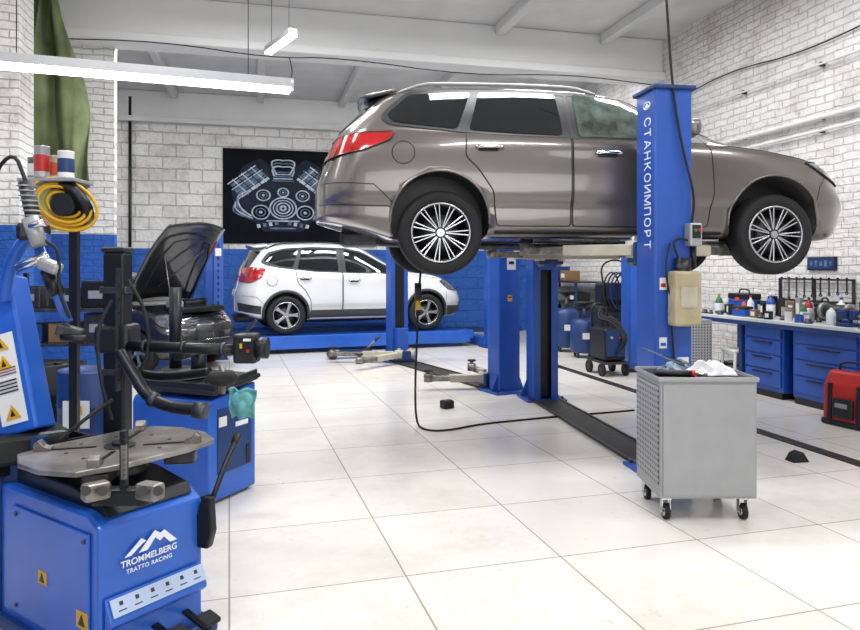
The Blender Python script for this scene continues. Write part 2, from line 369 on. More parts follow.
def build_car(label,S,paint,loc,rz):
    F={k:itp(S[k]) for k in ('zt','zr','wr','zb','wb','wm','bz','xr','xf')}
    x0,x1=S['x0'],S['x1'];ra,fa=S['ra'],S['fa']
    st=[]
    for i in range(14):
        t=1-math.cos(math.pi/2*(i/13));st.append(x0+ra*(t))
    nb=46
    for i in range(1,nb):st.append(x0+ra+(x1-fa-x0-ra)*i/nb)
    for i in range(20):
        t=math.sin(math.pi/2*(i/19));st.append(x1-fa+fa*t)
    rows=[]
    for x in st:
        zt,zr,wr,zb,wb,wm,bz=[F[k](x) for k in ('zt','zr','wr','zb','wb','wm','bz')]
        mid=min(.66,zb-.2);lo=min(.43,mid-.1)
        g=1
        if x<x0+ra:
            t=(x0+ra-x)/ra;g=max(.02,(1-t**2.8))**(1/2.2)
        if x>x1-fa:
            t=(x-x1+fa)/fa;g=max(.02,(1-t**2.3))**(1/2.1)
        p=[(0,bz),(wm-.2,bz),(wm-.05,bz+.035),(wm-.035,lo-.06),(wm-.040,lo+.03),(wm-.004,lo+.08),(wm,mid),(wm-.014,zb-.15),(wb+.024,zb-.085),(wb+.004,zb-.02),(wb-.022,zb+.012),
           ((wb+wr)/2+.012,(zb+zr)/2),(wr,zr),(wr*.82,zr+(zt-zr)*.62),(wr*.4,zt-(zt-zr)*.08),(0,zt)]
        p=[Vector((a,0,b)) for a,b in p];p=chaik(p,2)
        bR=1-sstep((x-x0)/(ra+S.get('rb',.35)));bF=sstep((x-(x1-.75))/.75)
        rows.append([Vector((x+F['xr'](q.z)*bR+F['xf'](q.z)*bF,q.x*g,q.z)) for q in p])
    bm=bmesh.new();R=[]
    for row in rows:
        r=[bm.verts.new((q.x,-q.y,q.z)) for q in row]
        r+=[bm.verts.new((q.x,q.y,q.z)) for q in row[-2:0:-1]]
        R.append(r)
    L=len(R[0])
    for a,b in zip(R,R[1:]):
        for k in range(L):bm.faces.new((a[k],a[(k+1)%L],b[(k+1)%L],b[k]))
    bm.faces.new(R[0]);bm.faces.new(R[-1][::-1])
    bmesh.ops.recalc_face_normals(bm,faces=bm.faces)
    for f in bm.faces:f.smooth=True
    bvh=BVHTree.FromBMesh(bm)
    car=thing('car',label,'car',loc,rz)
    me=bpy.data.meshes.new('car_body');bm.to_mesh(me);bm.free();me.materials.append(paint);me.materials.append(BLACK)
    body=bpy.data.objects.new('car_body',me);bpy.context.collection.objects.link(body)
    cut=MB();cut.mi(paint)
    AR=S['AR']
    for wx in (0,S['wb_']):
        for sd in (-1,1):
            cut.cyl((wx,sd*.56,S['az']),(wx,sd*1.3,S['az']),AR,BLACK,seg=48)
    co=cut.obj('cut')
    md=body.modifiers.new('b','BOOLEAN');md.object=co;md.operation='DIFFERENCE';md.solver='EXACT'
    bpy.context.view_layer.update()
    m2=bpy.data.meshes.new_from_object(body.evaluated_get(bpy.context.evaluated_depsgraph_get()))
    body.modifiers.clear();body.data=m2;bpy.data.objects.remove(co);body.parent=car;m2.name='car_body'
    def ray(a,b,axis,sd):
        if axis=='y':o=Vector((a,sd*3,b));d=Vector((0,-sd,0))
        elif axis=='z':o=Vector((a,b,4));d=Vector((0,0,-1))
        else:o=Vector((sd*8,a,b));d=Vector((-sd,0,0))
        h=bvh.ray_cast(o,d)
        if h[0] is None:
            h=bvh.find_nearest(Vector((a,sd*.8,b)) if axis=='y' else Vector((a,b,1)) if axis=='z' else Vector((sd*2+1.2,a,b)))
        nn=h[1]
        if nn.dot(d)>0:nn=-nn
        return h[0],nn
    def patch(mb,poly,axis,sd,off,m,step=.05,seam=0,r=0,smat=None):
        if r:poly=rnd(poly,r)
        tb=bmesh.new();vs=[tb.verts.new((a,b,0)) for a,b in poly];tb.faces.new(vs)
        for ax in (0,1):
            lo=min(p[ax] for p in poly);hi=max(p[ax] for p in poly);q=math.ceil(lo/step)*step+.0003
            while q<hi:
                no=(1,0,0) if ax==0 else (0,1,0);c0=(q,0,0) if ax==0 else (0,q,0)
                bmesh.ops.bisect_plane(tb,geom=tb.verts[:]+tb.edges[:]+tb.faces[:],plane_co=c0,plane_no=no,dist=1e-5);q+=step
        bmesh.ops.triangulate(tb,faces=tb.faces[:])
        for v in tb.verts:
            h,nn=ray(v.co.x,v.co.y,axis,sd);v.co=h+nn*off
        d=Vector((0,sd,0)) if axis=='y' else Vector((0,0,1)) if axis=='z' else Vector((sd,0,0))
        tb.normal_update()
        for f in tb.faces:
            if f.normal.dot(d)<0:f.normal_flip()
        mb.add(tb,m,None,True)
        if seam:
            pts=[];N=len(poly)
            for i in range(N):
                a=Vector(poly[i]);b=Vector(poly[(i+1)%N]);k=max(1,int((b-a).length/.04))
                for j in range(k):
                    c=a+(b-a)*j/k;h,nn=ray(c.x,c.y,axis,sd);pts.append(h+nn*off)
            mb.tube(pts,seam,smat or BLACK,6,True)
    def line(mb,pts,axis,sd,r,m,off=0):
        o=[]
        for i in range(len(pts)-1):
            a=Vector(pts[i]);b=Vector(pts[i+1]);k=max(1,int((b-a).length/.04))
            for j in range(k+(i==len(pts)-2)):
                c=a+(b-a)*j/k;h,nn=ray(c.x,c.y,axis,sd);o.append(h+nn*off)
        mb.tube(o,r,m,6)
    clad=S.get('clad')
    for sd in (-1,1):
        for i,dp in enumerate(S['doors']):
            mb=MB();patch(mb,dp,'y',sd,.003,paint,seam=.005,r=.03,step=.03)
            hx,hz=S['handles'][i]
            d=mb.obj('car_door',car)
            mb=MB();h,nn=ray(hx,hz,'y',sd);patch(mb,[(hx-.09,hz-.028),(hx+.07,hz-.028),(hx+.07,hz+.018),(hx-.09,hz+.018)],'y',sd,.006,BLACKM,r=.02,step=.03)
            y=h.y+sd*.03;mb.tube([(hx-.1,h.y+sd*.005,hz+.005),(hx-.07,y,hz+.008),(hx+.07,y,hz+.008),(hx+.1,h.y+sd*.005,hz+.005)],.014,CHROME,8,sm=1)
            mb.obj('door_handle',d)
        mb=MB();patch(mb,S['dlo'],'y',sd,.0055,BLACK,r=.05);mb.obj('window_frame',car,'black window surround')
        for i,g in enumerate(S['glass']):
            mb=MB();patch(mb,g,'y',sd,.009,GLASSF if (i==2 and S.get('pale')) else GLASS,r=.035);mb.obj('side_window',car)
        mb=MB();patch(mb,S['tail'],'y',sd,.012,REDL,r=.03,seam=.004,step=.03)
        mb.obj('tail_lamp',car,'red wraparound tail lamp')
        mb=MB();patch(mb,S['head'],'y',sd,.008,LENS,r=.02,seam=.006,step=.03);mb.obj('headlamp',car,'clear swept-back headlamp')
        for ln in S['lines']:
            mb=MB();line(mb,ln,'y',sd,.004,BLACK);mb.obj('panel_seam',car)
        cx,cz=S['cap']
        if sd==-1:
            mb=MB();patch(mb,[(cx+.085*math.cos(a*math.pi/12),cz+.085*math.sin(a*math.pi/12)) for a in range(24)],'y',sd,.003,paint,seam=.004);mb.obj('fuel_flap',car)
        mb=MB();patch(mb,S['sill'],'y',sd,.006,CLAD if clad else BLACKM,seam=.003);mb.obj('sill_trim',car)
        if clad:
            for pl in S['cladp']:
                mb=MB();patch(mb,pl,'y',sd,.006,CLAD);mb.obj('bumper_cladding',car)
        for wx in (0,S['wb_']):
            mb=MB();pts=[]
            for i in range(25):
                a=math.radians(-12+204*i/24);X=wx+(AR+.004)*math.cos(a);Z=S['az']+(AR+.004)*math.sin(a)
                if Z<.26:continue
                h,nn=ray(X,Z,'y',sd);pts.append(h+Vector((0,-sd*.004,0)))
            mb.tube(pts,.026 if clad else .011,CLAD if clad else paint,8)
            mb.obj('wheel_arch_trim',car)
        mx,mz=S['mir'];h,nn=ray(mx,mz-.04,'y',sd);mb=MB()
        mb.box((mx,h.y+sd*.13,mz+.03),(.11,.2,.13),paint,rot=(0,0,sd*.2),bev=.045,seg=4);mb.box((mx,h.y+sd*.02,mz-.02),(.07,.1,.03),BLACK,bev=.01)
        mb.box((mx-.056,h.y+sd*.13,mz+.03),(.004,.16,.1),CHROME,rot=(0,0,sd*.2))
        mb.obj('side_mirror',car)
        mb=MB();pts=[];a,b=S['rail']
        for i in range(21):
            t=i/20;X=a+(b-a)*t;h,nn=ray(X,sd*(F['wr'](X)*.93),'z',1);pts.append(h+Vector((0,0,.035*min(1,min(t,1-t)*8)+.002)))
        mb.tube(pts,.013,GALV if not clad else BLACKM,8);mb.obj('roof_rail',car)
    mb=MB();patch(mb,S['wind'],'z',1,.006,GLASS,r=.05);mb.obj('windshield',car)
    mb=MB();patch(mb,S['rearw'],'x',-1,.006,GLASS,r=.04);mb.obj('rear_window',car)
    mb=MB();patch(mb,S['hood'],'z',1,.003,paint,seam=.004,r=.04);mb.obj('hood',car)
    mb=MB()
    for gp in S['grille']:patch(mb,gp,'x',1,.006,BLACK,r=.03,seam=.006)
    for zz in (.5,.54,.58):line(mb,[(-.3,zz),(.3,zz)],'x',1,.006,CHROME if zz==.54 else BLACKM,.01)
    mb.obj('grille',car)
    pz=.66 if clad else .72
    mb=MB();patch(mb,[(-.26,pz),(.26,pz),(.26,pz+.11),(-.26,pz+.11)],'x',-1,.01,WHITE);mb.obj('license_plate',car)
    mb=MB();sx,sz=S['spo']
    def spo(a,b):
        y=(b-.5)*1.12*(1-.12*a);return (sx-.30*a+.10*abs(2*b-1)**3*a,y,sz-.035*a-.05*abs(2*b-1)**2.5)
    mb.grid(spo,6,16,paint,.028);mb.obj('roof_spoiler',car)
    mb=MB();W=S['wb_']
    mb.tube([(-.75,.35,.24),(-.4,.3,.2),(.3,.1,.17),(1.6,.05,.17),(2.3,0,.2)],.028,STEELD,8,sm=2)
    mb.box((-.6,.3,.24),(.35,.45,.14),STEELD,bev=.04);mb.box((W,0,.24),(.6,.8,.14),BLACKM,bev=.04)
    mb.beam((0,-.7,S['wz']+.02),(0,.7,S['wz']+.02),.08,.06,BLACKM,bev=.01);mb.beam((W,-.7,S['wz']+.02),(W,.7,S['wz']+.02),.06,.05,BLACKM,bev=.01)
    mb.obj('underbody',car)
    for wx in (0,W):
        for sd in (-1,1):
            wheel(car,wx,sd*S['wy'],S['wz'],S['WR'],S['WRr'],.205,S['ns'],sd,S['style'])
    return car,bvh,F
WAG=dict(x0=-1.0,x1=3.56,ra=.36,rb=.75,fa=.64,wb_=2.65,AR=.372,az=.335,wz=.245,WR=.318,WRr=.222,wy=.80,ns=11,style=2,pale=True,spo=(-.32,1.448),
 zt=[(-1,1.39),(-.8,1.415),(-.5,1.438),(0,1.455),(.6,1.46),(1.1,1.45),(1.42,1.415),(1.75,1.295),(2.05,1.155),(2.35,1.01),(2.5,.98),(2.9,.925),(3.2,.86),(3.4,.79),(3.56,.71)],
 zr=[(-1,1.29),(-.5,1.365),(0,1.385),(.6,1.392),(1.1,1.382),(1.42,1.348),(1.75,1.23),(2.05,1.10),(2.35,.975),(2.5,.945),(2.9,.885),(3.2,.815),(3.4,.745),(3.56,.66)],
 wr=[(-1,.54),(-.5,.60),(0,.62),(1.1,.62),(1.42,.61),(1.75,.62),(2.05,.66),(2.35,.72),(2.5,.73),(2.9,.70),(3.56,.66)],
 zb=[(-1,1.03),(-.5,1.03),(.5,1.0),(1.5,.965),(2.2,.94),(2.5,.91),(2.9,.85),(3.2,.77),(3.56,.62)],
 wb=[(-1,.82),(-.5,.845),(.5,.86),(1.5,.865),(2.2,.86),(2.5,.855),(2.9,.84),(3.56,.82)],
 wm=[(-1,.88),(-.3,.91),(.3,.905),(1.2,.895),(2.3,.905),(2.9,.905),(3.56,.88)],
 bz=[(-1,.36),(-.6,.27),(-.3,.2),(2.65,.2),(3.2,.2),(3.56,.24)],
 xr=[(0,.09),(.4,.03),(.62,.03),(.75,.07),(.9,.13),(1.05,.20),(1.2,.33),(1.45,.52)],
 xf=[(0,-.15),(.3,-.04),(.45,0),(.62,-.03),(.74,-.08),(.9,-.18)],
 doors=[[(1.005,.30),(1.01,1.35),(.36,1.355),(.20,1.05),(.19,.82),(.29,.72),(.40,.56),(.43,.30)],[(1.02,.30),(1.022,1.35),(1.45,1.315),(2.02,1.04),(2.13,.9),(2.14,.55),(2.10,.30)]],
 handles=[(.37,.885),(1.30,.855)],
 dlo=[(-.45,1.11),(-.42,1.17),(-.24,1.355),(.1,1.378),(.7,1.386),(1.2,1.38),(1.5,1.345),(2.16,.995),(2.12,.955),(1.4,.965),(.8,.978),(.2,1.0),(-.38,1.055)],
 glass=[[(-.40,1.14),(-.22,1.322),(.26,1.355),(.13,1.028),(-.35,1.08)],[(.325,1.355),(.935,1.36),(.95,.995),(.6,1.003),(.22,1.02)],[(1.075,1.36),(1.44,1.322),(1.98,1.018),(1.96,.978),(1.075,.985)]],
 tail=[(-.90,.81),(-.89,.91),(-.78,.975),(-.34,1.0),(-.38,.93),(-.58,.85),(-.75,.82)],
 head=[(2.92,.82),(3.05,.82),(3.3,.76),(3.42,.68),(3.3,.65),(3.12,.71)],
 lines=[[(-.36,.47),(-.5,.60),(-.9,.62)],[(3.0,.52),(3.02,.62),(3.1,.70)],[(2.13,.91),(2.3,.94),(2.6,.91),(2.95,.84)],[(-.95,.47),(-.7,.45),(-.38,.44)]],
 cap=(-.28,.84),sill=[(.40,.215),(2.24,.215),(2.22,.26),(.42,.26)],mir=(1.93,1.02),rail=(-.30,1.30),
 wind=[(1.5,-.55),(1.46,0),(1.5,.55),(2.22,.68),(2.32,.4),(2.36,0),(2.32,-.4),(2.22,-.68)],
 rearw=[(-.6,1.07),(.6,1.07),(.48,1.33),(-.48,1.33)],
 hood=[(2.42,-.68),(2.42,.68),(2.9,.66),(3.3,.5),(3.36,0),(3.3,-.5),(2.9,-.66)],
 grille=[[(-.4,.30),(.4,.30),(.48,.47),(-.48,.47)],[(-.35,.62),(.35,.62),(.3,.66),(-.3,.66)]])
caryaw=math.radians(6)-YAW
def car_origin(X,D,ya,lat,z):
    return CW(X-math.sin(ya)*lat,D+math.cos(ya)*lat,z)
wl=car_origin(.082,5.22,math.radians(6),.90,1.47)
build_car('grey-beige metallic station wagon raised high on a blue two-post lift',WAG,PAINT,wl,caryaw)
SUV=dict(x0=-.80,x1=3.47,ra=.34,fa=.72,wb_=2.555,AR=.385,az=.36,wz=.34,WR=.338,WRr=.225,wy=.78,ns=5,style=5,clad=True,spo=(-.28,1.60),
 zt=[(-.8,1.50),(-.62,1.55),(-.3,1.59),(.2,1.625),(.7,1.635),(1.1,1.61),(1.4,1.54),(1.75,1.35),(2.05,1.18),(2.25,1.11),(2.6,1.07),(2.9,1.01),(3.2,.91),(3.47,.80)],
 zr=[(-.8,1.36),(-.3,1.48),(.2,1.53),(.7,1.54),(1.1,1.52),(1.4,1.44),(1.75,1.26),(2.05,1.11),(2.25,1.07),(2.6,1.03),(2.9,.97),(3.2,.87),(3.47,.76)],
 wr=[(-.8,.52),(-.3,.58),(.2,.60),(1.1,.61),(1.4,.61),(1.75,.64),(2.05,.69),(2.25,.72),(2.9,.70),(3.47,.66)],
 zb=[(-.8,1.15),(-.3,1.13),(.5,1.08),(1.5,1.04),(2.1,1.01),(2.6,.96),(3.0,.86),(3.47,.68)],
 wb=[(-.8,.80),(-.3,.82),(.5,.84),(1.5,.845),(2.2,.84),(3.47,.80)],
 wm=[(-.8,.87),(-.2,.89),(.4,.885),(1.2,.875),(2.3,.89),(2.9,.89),(3.47,.86)],
 bz=[(-.8,.40),(-.4,.26),(0,.23),(2.6,.23),(3.2,.24),(3.47,.28)],
 xr=[(0,.06),(.45,0),(.7,.0),(.85,.05),(1.1,.10),(1.25,.18),(1.6,.36)],
 xf=[(0,-.15),(.35,-.03),(.5,0),(.7,-.03),(.85,-.12),(1,-.2)],
 doors=[[(.98,.36),(.985,1.50),(.33,1.49),(.16,1.15),(.20,.90),(.33,.76),(.42,.6),(.44,.36)],[(.995,.36),(.997,1.50),(1.35,1.45),(1.9,1.13),(2.05,1.0),(2.06,.6),(2.02,.36)]],
 handles=[(.33,.97),(1.2,.93)],
 dlo=[(-.42,1.25),(-.28,1.42),(0,1.49),(.5,1.52),(1.1,1.505),(1.42,1.42),(2.05,1.07),(1.98,1.04),(1.3,1.05),(.5,1.08),(-.1,1.15),(-.36,1.20)],
 glass=[[(-.36,1.27),(-.24,1.39),(0,1.46),(.24,1.475),(.12,1.16),(-.1,1.18)],[(.31,1.48),(.90,1.485),(.92,1.09),(.5,1.105),(.2,1.14)],[(1.05,1.48),(1.38,1.40),(1.7,1.23),(1.92,1.10),(1.88,1.07),(1.05,1.075)]],
 tail=[(-.74,.92),(-.73,1.12),(-.62,1.16),(-.34,1.13),(-.42,.98),(-.6,.90)],
 head=[(2.82,.90),(2.95,.94),(3.2,.88),(3.33,.78),(3.2,.72),(3.0,.76)],
 lines=[[(-.36,.52),(-.5,.66),(-.72,.68)],[(2.95,.56),(2.95,.7),(3.0,.76)],[(2.05,1.0),(2.3,1.03),(2.8,.96)]],
 cap=(-.24,.93),sill=[(.40,.25),(2.16,.25),(2.14,.42),(.42,.42)],mir=(1.85,1.10),rail=(-.3,1.2),
 cladp=[[(-.76,.42),(-.42,.36),(-.42,.50),(-.77,.56)],[(2.97,.28),(3.3,.30),(3.36,.44),(2.97,.46)]],
 wind=[(1.44,-.55),(1.4,0),(1.44,.55),(2.08,.66),(2.16,.4),(2.2,0),(2.16,-.4),(2.08,-.66)],
 rearw=[(-.6,1.16),(.6,1.16),(.5,1.44),(-.5,1.44)],
 hood=[(2.28,-.68),(2.28,.68),(2.8,.66),(3.15,.5),(3.22,0),(3.15,-.5),(2.8,-.66)],
 grille=[[(-.45,.36),(.45,.36),(.5,.52),(-.5,.52)],[(-.38,.66),(.38,.66),(.42,.76),(-.42,.76)]])
yaw2=math.radians(20.6)
l2=car_origin(-2.45,11.95,yaw2,.88,.30)
build_car('white compact crossover parked on the low runways of a blue lift',SUV,PWHITE,l2,yaw2-YAW)
SD=dict(SUV);SD['clad']=False
dyaw=math.radians(-24);hx_,hy_=math.cos(dyaw),math.sin(dyaw)
do=CW(-2.98-3.47*.86*hx_,9.9-3.47*.86*hy_)
dc,bv,FF=build_car('black car with its hood propped open beside a brick pillar',SD,PDARK,do,dyaw-YAW)
dc.scale=(.86,.86,.86)
for c in list(dc.children):
    if c.name.startswith('hood'):bpy.data.objects.remove(c)
mb=MB()
mb.grid(lambda a,b:(2.20+.84*a+ .10*math.sin(math.pi*b)*a,(-.74+1.48*b)*(1-.12*a*a),1.12+1.24*a+.07*math.sin(math.pi*b)+.12*math.sin(math.pi*a)),12,14,PDARK,.025)
mb.tube([(2.28,-.58,1.14),(2.88,-.54,2.08),(3.0,0,2.20),(2.88,.54,2.08),(2.28,.58,1.14)],.018,BLACKM,6,sm=1)
mb.tube([(2.45,-.3,1.38),(2.85,.35,2.0)],.014,STEELD,6)
mb.obj('hood',dc,'raised black hood')
mb=MB();mb.tube([(3.0,-.55,1.0),(2.78,-.5,1.90)],.009,STEEL,6);mb.obj('hood_prop',dc)
mb=MB()
mb.box((2.75,0,1.0),(.75,1.1,.10),BLACKM,bev=.03);mb.box((2.7,.1,1.08),(.4,.5,.12),BLACK,bev=.03);mb.box((2.9,-.4,1.08),(.2,.2,.14),GALV,bev=.02)
mb.tube([(2.5,.3,1.1),(2.8,.45,1.15),(3.0,.2,1.12)],.03,RUB,8,sm=2)
mb.obj('engine_bay',dc)
# ---------------------------------------------------------------- two post lifts
def lift(label,A,B,h,cz,armsA,armsB,W=.34,wa=.12,DP=.27):
    A=Vector(A);B=Vector(B);mid=(A+B)/2;d=(B-A);ang=math.atan2(d.y,d.x)-math.pi/2
    L=thing('two_post_lift',label,'car lift',(mid.x,mid.y,0),0);hw=W/2
    for base,s in ((A,1),(B,-1)):
        M=Matrix.Translation((base.x,base.y,0))@Matrix.Rotation(ang+(0 if s==1 else math.pi),4,'Z')
        mb=MB();mb.M=M
        mb.box((0,-.13,h/2+.01),(W,.03,h),BLUE,bev=.006)
        for sx in (-1,1):
            mb.box((sx*(hw-.006),(DP-.27)/2,h/2+.01),(.022,DP,h),BLUE,bev=.005);mb.box((sx*(hw-.04),DP-.14,h/2+.01),(.07,.02,h),BLUE,bev=.005)
        mb.box((0,0,h+.02),(W+.05,.34,.03),BLUED,bev=.008)
        mb.box((0,-.02,.012),(W+.18,.42,.024),BLUE,bev=.004)
        for sx in (-1,1):
            mb.prism([(0,0),(.08,0),(0,.2)],-.006,.006,BLUE,Matrix.Translation((sx*(hw+.005),-.1,.02))@(Matrix.Rotation(0 if sx>0 else math.pi,4,'Z')))
            for sy in (-.18,.14):mb.cyl((sx*(hw+.05),sy,.02),(sx*(hw+.05),sy,.05),.014,STEELD,seg=6)
        mb.box((0,.02,h*.5),(W-.12,.10,h*.97),BLACKM)
        mb.obj('lift_post',L,world=True)
        mb=MB();mb.M=M
        mb.box((0,.12,cz+.12),(W-.1,.16,.55),BLUE,bev=.01);mb.box((0,.24,cz-.02),(W,.16,.16),BLUED,bev=.012)
        for sx in (-1,1):mb.cyl((sx*.10,.26,cz-.12),(sx*.10,.26,cz+.10),.03,STEEL,seg=16)
        mb.obj('lift_carriage',L,world=True)
        for i,tgt in enumerate(armsA if s==1 else armsB):
            a=M@Vector(((-.10 if i==0 else .10),.26,cz));t=Vector((tgt[0],tgt[1],cz));mb=MB()
            dd=(t-a);m1=a+dd*.62
            mb.beam(a,m1,wa,.085,CREAM,bev=.008);mb.beam(a+dd*.4,t,wa*.75,.06,STEEL,bev=.006)
            mb.cyl(a-Vector((0,0,.06)),a+Vector((0,0,.07)),.065,CREAM,seg=20)
            mb.cyl(t-Vector((0,0,.035)),t+Vector((0,0,.06)),.055,STEEL,seg=20)
            ar=mb.obj('lift_arm',L,world=True)
            mb=MB();z1=tgt[2] if len(tgt)>2 else cz+.1
            mb.cyl(t+Vector((0,0,.055)),Vector((t.x,t.y,z1-.018)),.022,STEEL,seg=12);mb.cyl(Vector((t.x,t.y,z1-.02)),Vector((t.x,t.y,z1)),.055,RUB,seg=20)
            mb.obj('lift_pad',ar,world=True)
    mb=MB();mb.beam(A+Vector((0,0,.012)),B+Vector((0,0,.012)),W+.04,.02,GRATE,bev=.004);
    for o in (-.15,.15):
        n=Vector((-d.y,d.x,0)).normalized()*o
        mb.beam(A+n+Vector((0,0,.025)),B+n+Vector((0,0,.025)),.025,.014,STEELD)
    mb.obj('floor_plate',L,world=True)
    return L,Matrix.Translation((A.x,A.y,0))@Matrix.Rotation(ang,4,'Z')
A=CW(1.675,5.02);B=CW(1.24,7.75)
def c2(X,D,z=None):
    v=CW(X,D);return (v.x,v.y) if z is None else (v.x,v.y,z)
LA,MA=lift('blue two-post lift carrying the raised station wagon',A,B,2.69,1.585,[c2(.78,5.66,1.67),c2(2.42,5.72,1.67)],[c2(.62,7.0,1.67),c2(2.42,7.05,1.67)],W=.27,wa=.17)
MAl=TM[LA.name].inverted()@MA
text('СТАНКОИМПОРТ',.098,LETTER,'lift_lettering',LA,MAl@face_m((-.142,-.03,2.05),(0,0,-1),(0,-1.0,0))@Matrix.Scale(1.35,4,(0,1,0)),.001,fat=.0,pitch=.079)
mb=MB();mb.M=MA
mb.tube([(-.143,-.03+.05*math.cos(a*math.pi/6),2.60+.026*math.sin(a*math.pi/6)) for a in range(12)],.004,LETTER,6,True);mb.prism([(-.07,2.585),(.01,2.585),(-.03,2.62)],-.144,-.141,LETTER,plane='YZ')
mb.obj('lift_emblem',LA,world=True)
for x,z,w,h,m,m2 in ((-.08,1.34,.05,.085,WHITE,RED),(-.08,.93,.055,.075,WHITE,BLUE),(.07,.80,.08,.055,WHITE,YEL)):
    mb=MB();mb.M=MA;mb.box((x,-.147,z),(w,.004,h),m);mb.box((x,-.150,z-.01),(w*.7,.003,h*.3),m2);mb.obj('sticker',LA,'small white label sticker',world=True)
mb=MB();mb.M=MA
mb.box((.12,-.19,1.68),(.09,.09,.16),GALV,bev=.01);mb.box((.12,-.237,1.70),(.06,.006,.09),BLACK);mb.cyl((.105,-.24,1.71),(.105,-.255,1.71),.012,GREEN);mb.cyl((.135,-.24,1.71),(.135,-.255,1.71),.012,RED)
mb.cyl((.14,-.16,1.62),(.14,-.16,1.45),.02,BLACK)
mb.obj('control_box',LA,'grey switch box with two buttons',world=True)
mb=MB();mb.M=MA
mb.cyl((.04,-.20,1.33),(.04,-.20,1.52),.055,BLACKM);mb.box((.045,-.21,1.24),(.20,.12,.38),BEIGE,bev=.02);mb.cyl((.0,-.22,1.43),(.0,-.22,1.47),.022,BLACK);mb.box((.045,-.273,1.25),(.12,.004,.14),CREAM)
mb.obj('hydraulic_tank',LA,'beige plastic hydraulic fluid tank',world=True)
for pts,r in (([(.02,-.19,1.5),(-.04,-.2,1.62),(.02,-.18,1.66),(.08,-.2,1.64)],.008),([(.12,-.17,1.75),(.13,-.2,1.95),(.05,-.18,2.25),(-.02,-.16,2.7),(-.05,-.14,3.3),(-.10,-.12,4.1),(-.12,-.1,5.0)],.009),([(.0,-.17,1.3),(-.06,-.19,1.15),(-.02,-.17,1.0),(.02,-.15,.4)],.008),([(-.04,-.17,1.62),(-.09,-.2,1.5),(-.07,-.19,1.3),(-.02,-.18,1.22)],.007)):
    mb=MB();mb.M=MA;mb.tube(pts,r,RUB,8,sm=3);mb.obj('hydraulic_hose',LA,world=True)
A2=CW(.86,8.25);B2=CW(-.50,10.9)
LB,MB2=lift('blue two-post lift standing empty with its arms near the floor',A2,B2,2.75,.13,[c2(-.02,8.35,.24),c2(.55,9.25,.24)],[c2(-1.5,10.75,.24),c2(-1.0,9.9,.24)],W=.28,DP=.20)
for x,z,w,h,m in ((.02,1.5,.12,.14,WHITE),(0,1.1,.06,.07,YEL)):
    mb=MB();mb.M=MB2;mb.box((x,-.147,z),(w,.004,h),m);mb.box((x,-.150,z+.01),(w*.6,.003,h*.25),BLACK);mb.obj('sticker',LB,'small label sticker',world=True)
FL=thing('four_post_lift','low blue four-post platform lift beneath the white crossover','car lift',(l2.x,l2.y,0),yaw2-YAW)
for sy in (-1,1):
    mb=MB();mb.box((1.25,sy*.78,.225),(4.35,.5,.15),BLUE2,bev=.01);mb.box((1.25,sy*.78,.29),(4.3,.44,.02),BLUED)
    mb.box((-1.02,sy*.78,.19),(.25,.5,.06),BLUE,rot=(0,-.3,0));mb.box((1.25,sy*1.035,.14),(4.2,.012,.12),BLUE2)
    mb.obj('runway',FL)
for sx in (-1.15,3.62):
    mb=MB();mb.box((sx,0,.09),(.2,2.6,.16),BLUE,bev=.01);mb.obj('cross_beam',FL)
    for sy in (-1.3,1.3):
        mb=MB();mb.box((sx,sy,1.02),(.15,.17,2.0),BLUE,bev=.012);mb.box((sx,sy,.01),(.3,.3,.02),BLUED);mb.box((sx,sy,2.03),(.17,.19,.03),BLUED)
        if sy<0:
            for i in range(14):mb.box((sx,sy-.087,.5+i*.1),(.03,.004,.05),BLACKM)
            mb.box((sx,sy-.088,1.7),(.09,.004,.12),WHITE)
        mb.obj('lift_post',FL)
# ---------------------------------------------------------------- tool cart
cp=CW(1.314,4.0);ct=thing('tool_cart','grey steel rolling tool cart with a perforated side panel','tool cart',(cp.x,cp.y,0),-YAW)
PERF=perfmat('perforated_grey_panel','#9d9ea0',1,.033);PERFX=perfmat('perforated_grey_board','#aeafb0',1,.035)
w,d_,h0,h1=.555,.45,.13,.80
mb=MB();mb.box((w/2,d_/2,(h0+h1)/2),(w,d_,h1-h0),GALV,bev=.006);mb.obj('cart_body',ct)
mb=MB();mb.box((-.003,d_/2,(h0+h1)/2+.02),(.008,d_-.04,h1-h0-.10),PERF);mb.obj('perforated_panel',ct)
mb=MB();mb.box((w/2,-.004,(h0+h1)/2),(w-.03,.012,h1-h0-.03),GALV,bev=.004);mb.obj('cart_door',ct)
mb=MB();mb.box((w/2,d_/2,h1+.004),(w+.02,d_+.02,.012),GALV,bev=.004)
for a,b,c,e in ((w/2,-.006,w+.02,.012),(w/2,d_+.006,w+.02,.012)):mb.box((a,b,h1+.014),(c,e,.022),GALV,bev=.004)
for a in (-.006,w+.006):mb.box((a,d_/2,h1+.014),(.012,d_+.02,.022),GALV,bev=.004)
mb.box((w/2,d_/2,h1+.0115),(w-.03,d_-.03,.003),STEELD)
mb.obj('cart_tray',ct)
for x,y in ((.05,.05),(w-.06,.05),(.05,d_-.05),(w-.06,d_-.05)):
    mb=MB();mb.cyl((x-.014,y,.045),(x+.014,y,.045),.045,RUB,seg=24);mb.cyl((x-.017,y,.045),(x+.017,y,.045),.026,CHROME,seg=20)
    for s in (-1,1):mb.box((x+s*.022,y+.008,.078),(.004,.04,.085),CHROME)
    mb.box((x,y+.01,.12),(.06,.06,.012),CHROME,bev=.003);mb.cyl((x-.03,y,.045),(x+.03,y,.045),.006,CHROME,seg=8)
    mb.obj('caster',ct)
def CT(x,y,z):return TM[ct.name]@Vector((x,y,z))
zt_=h1+.013
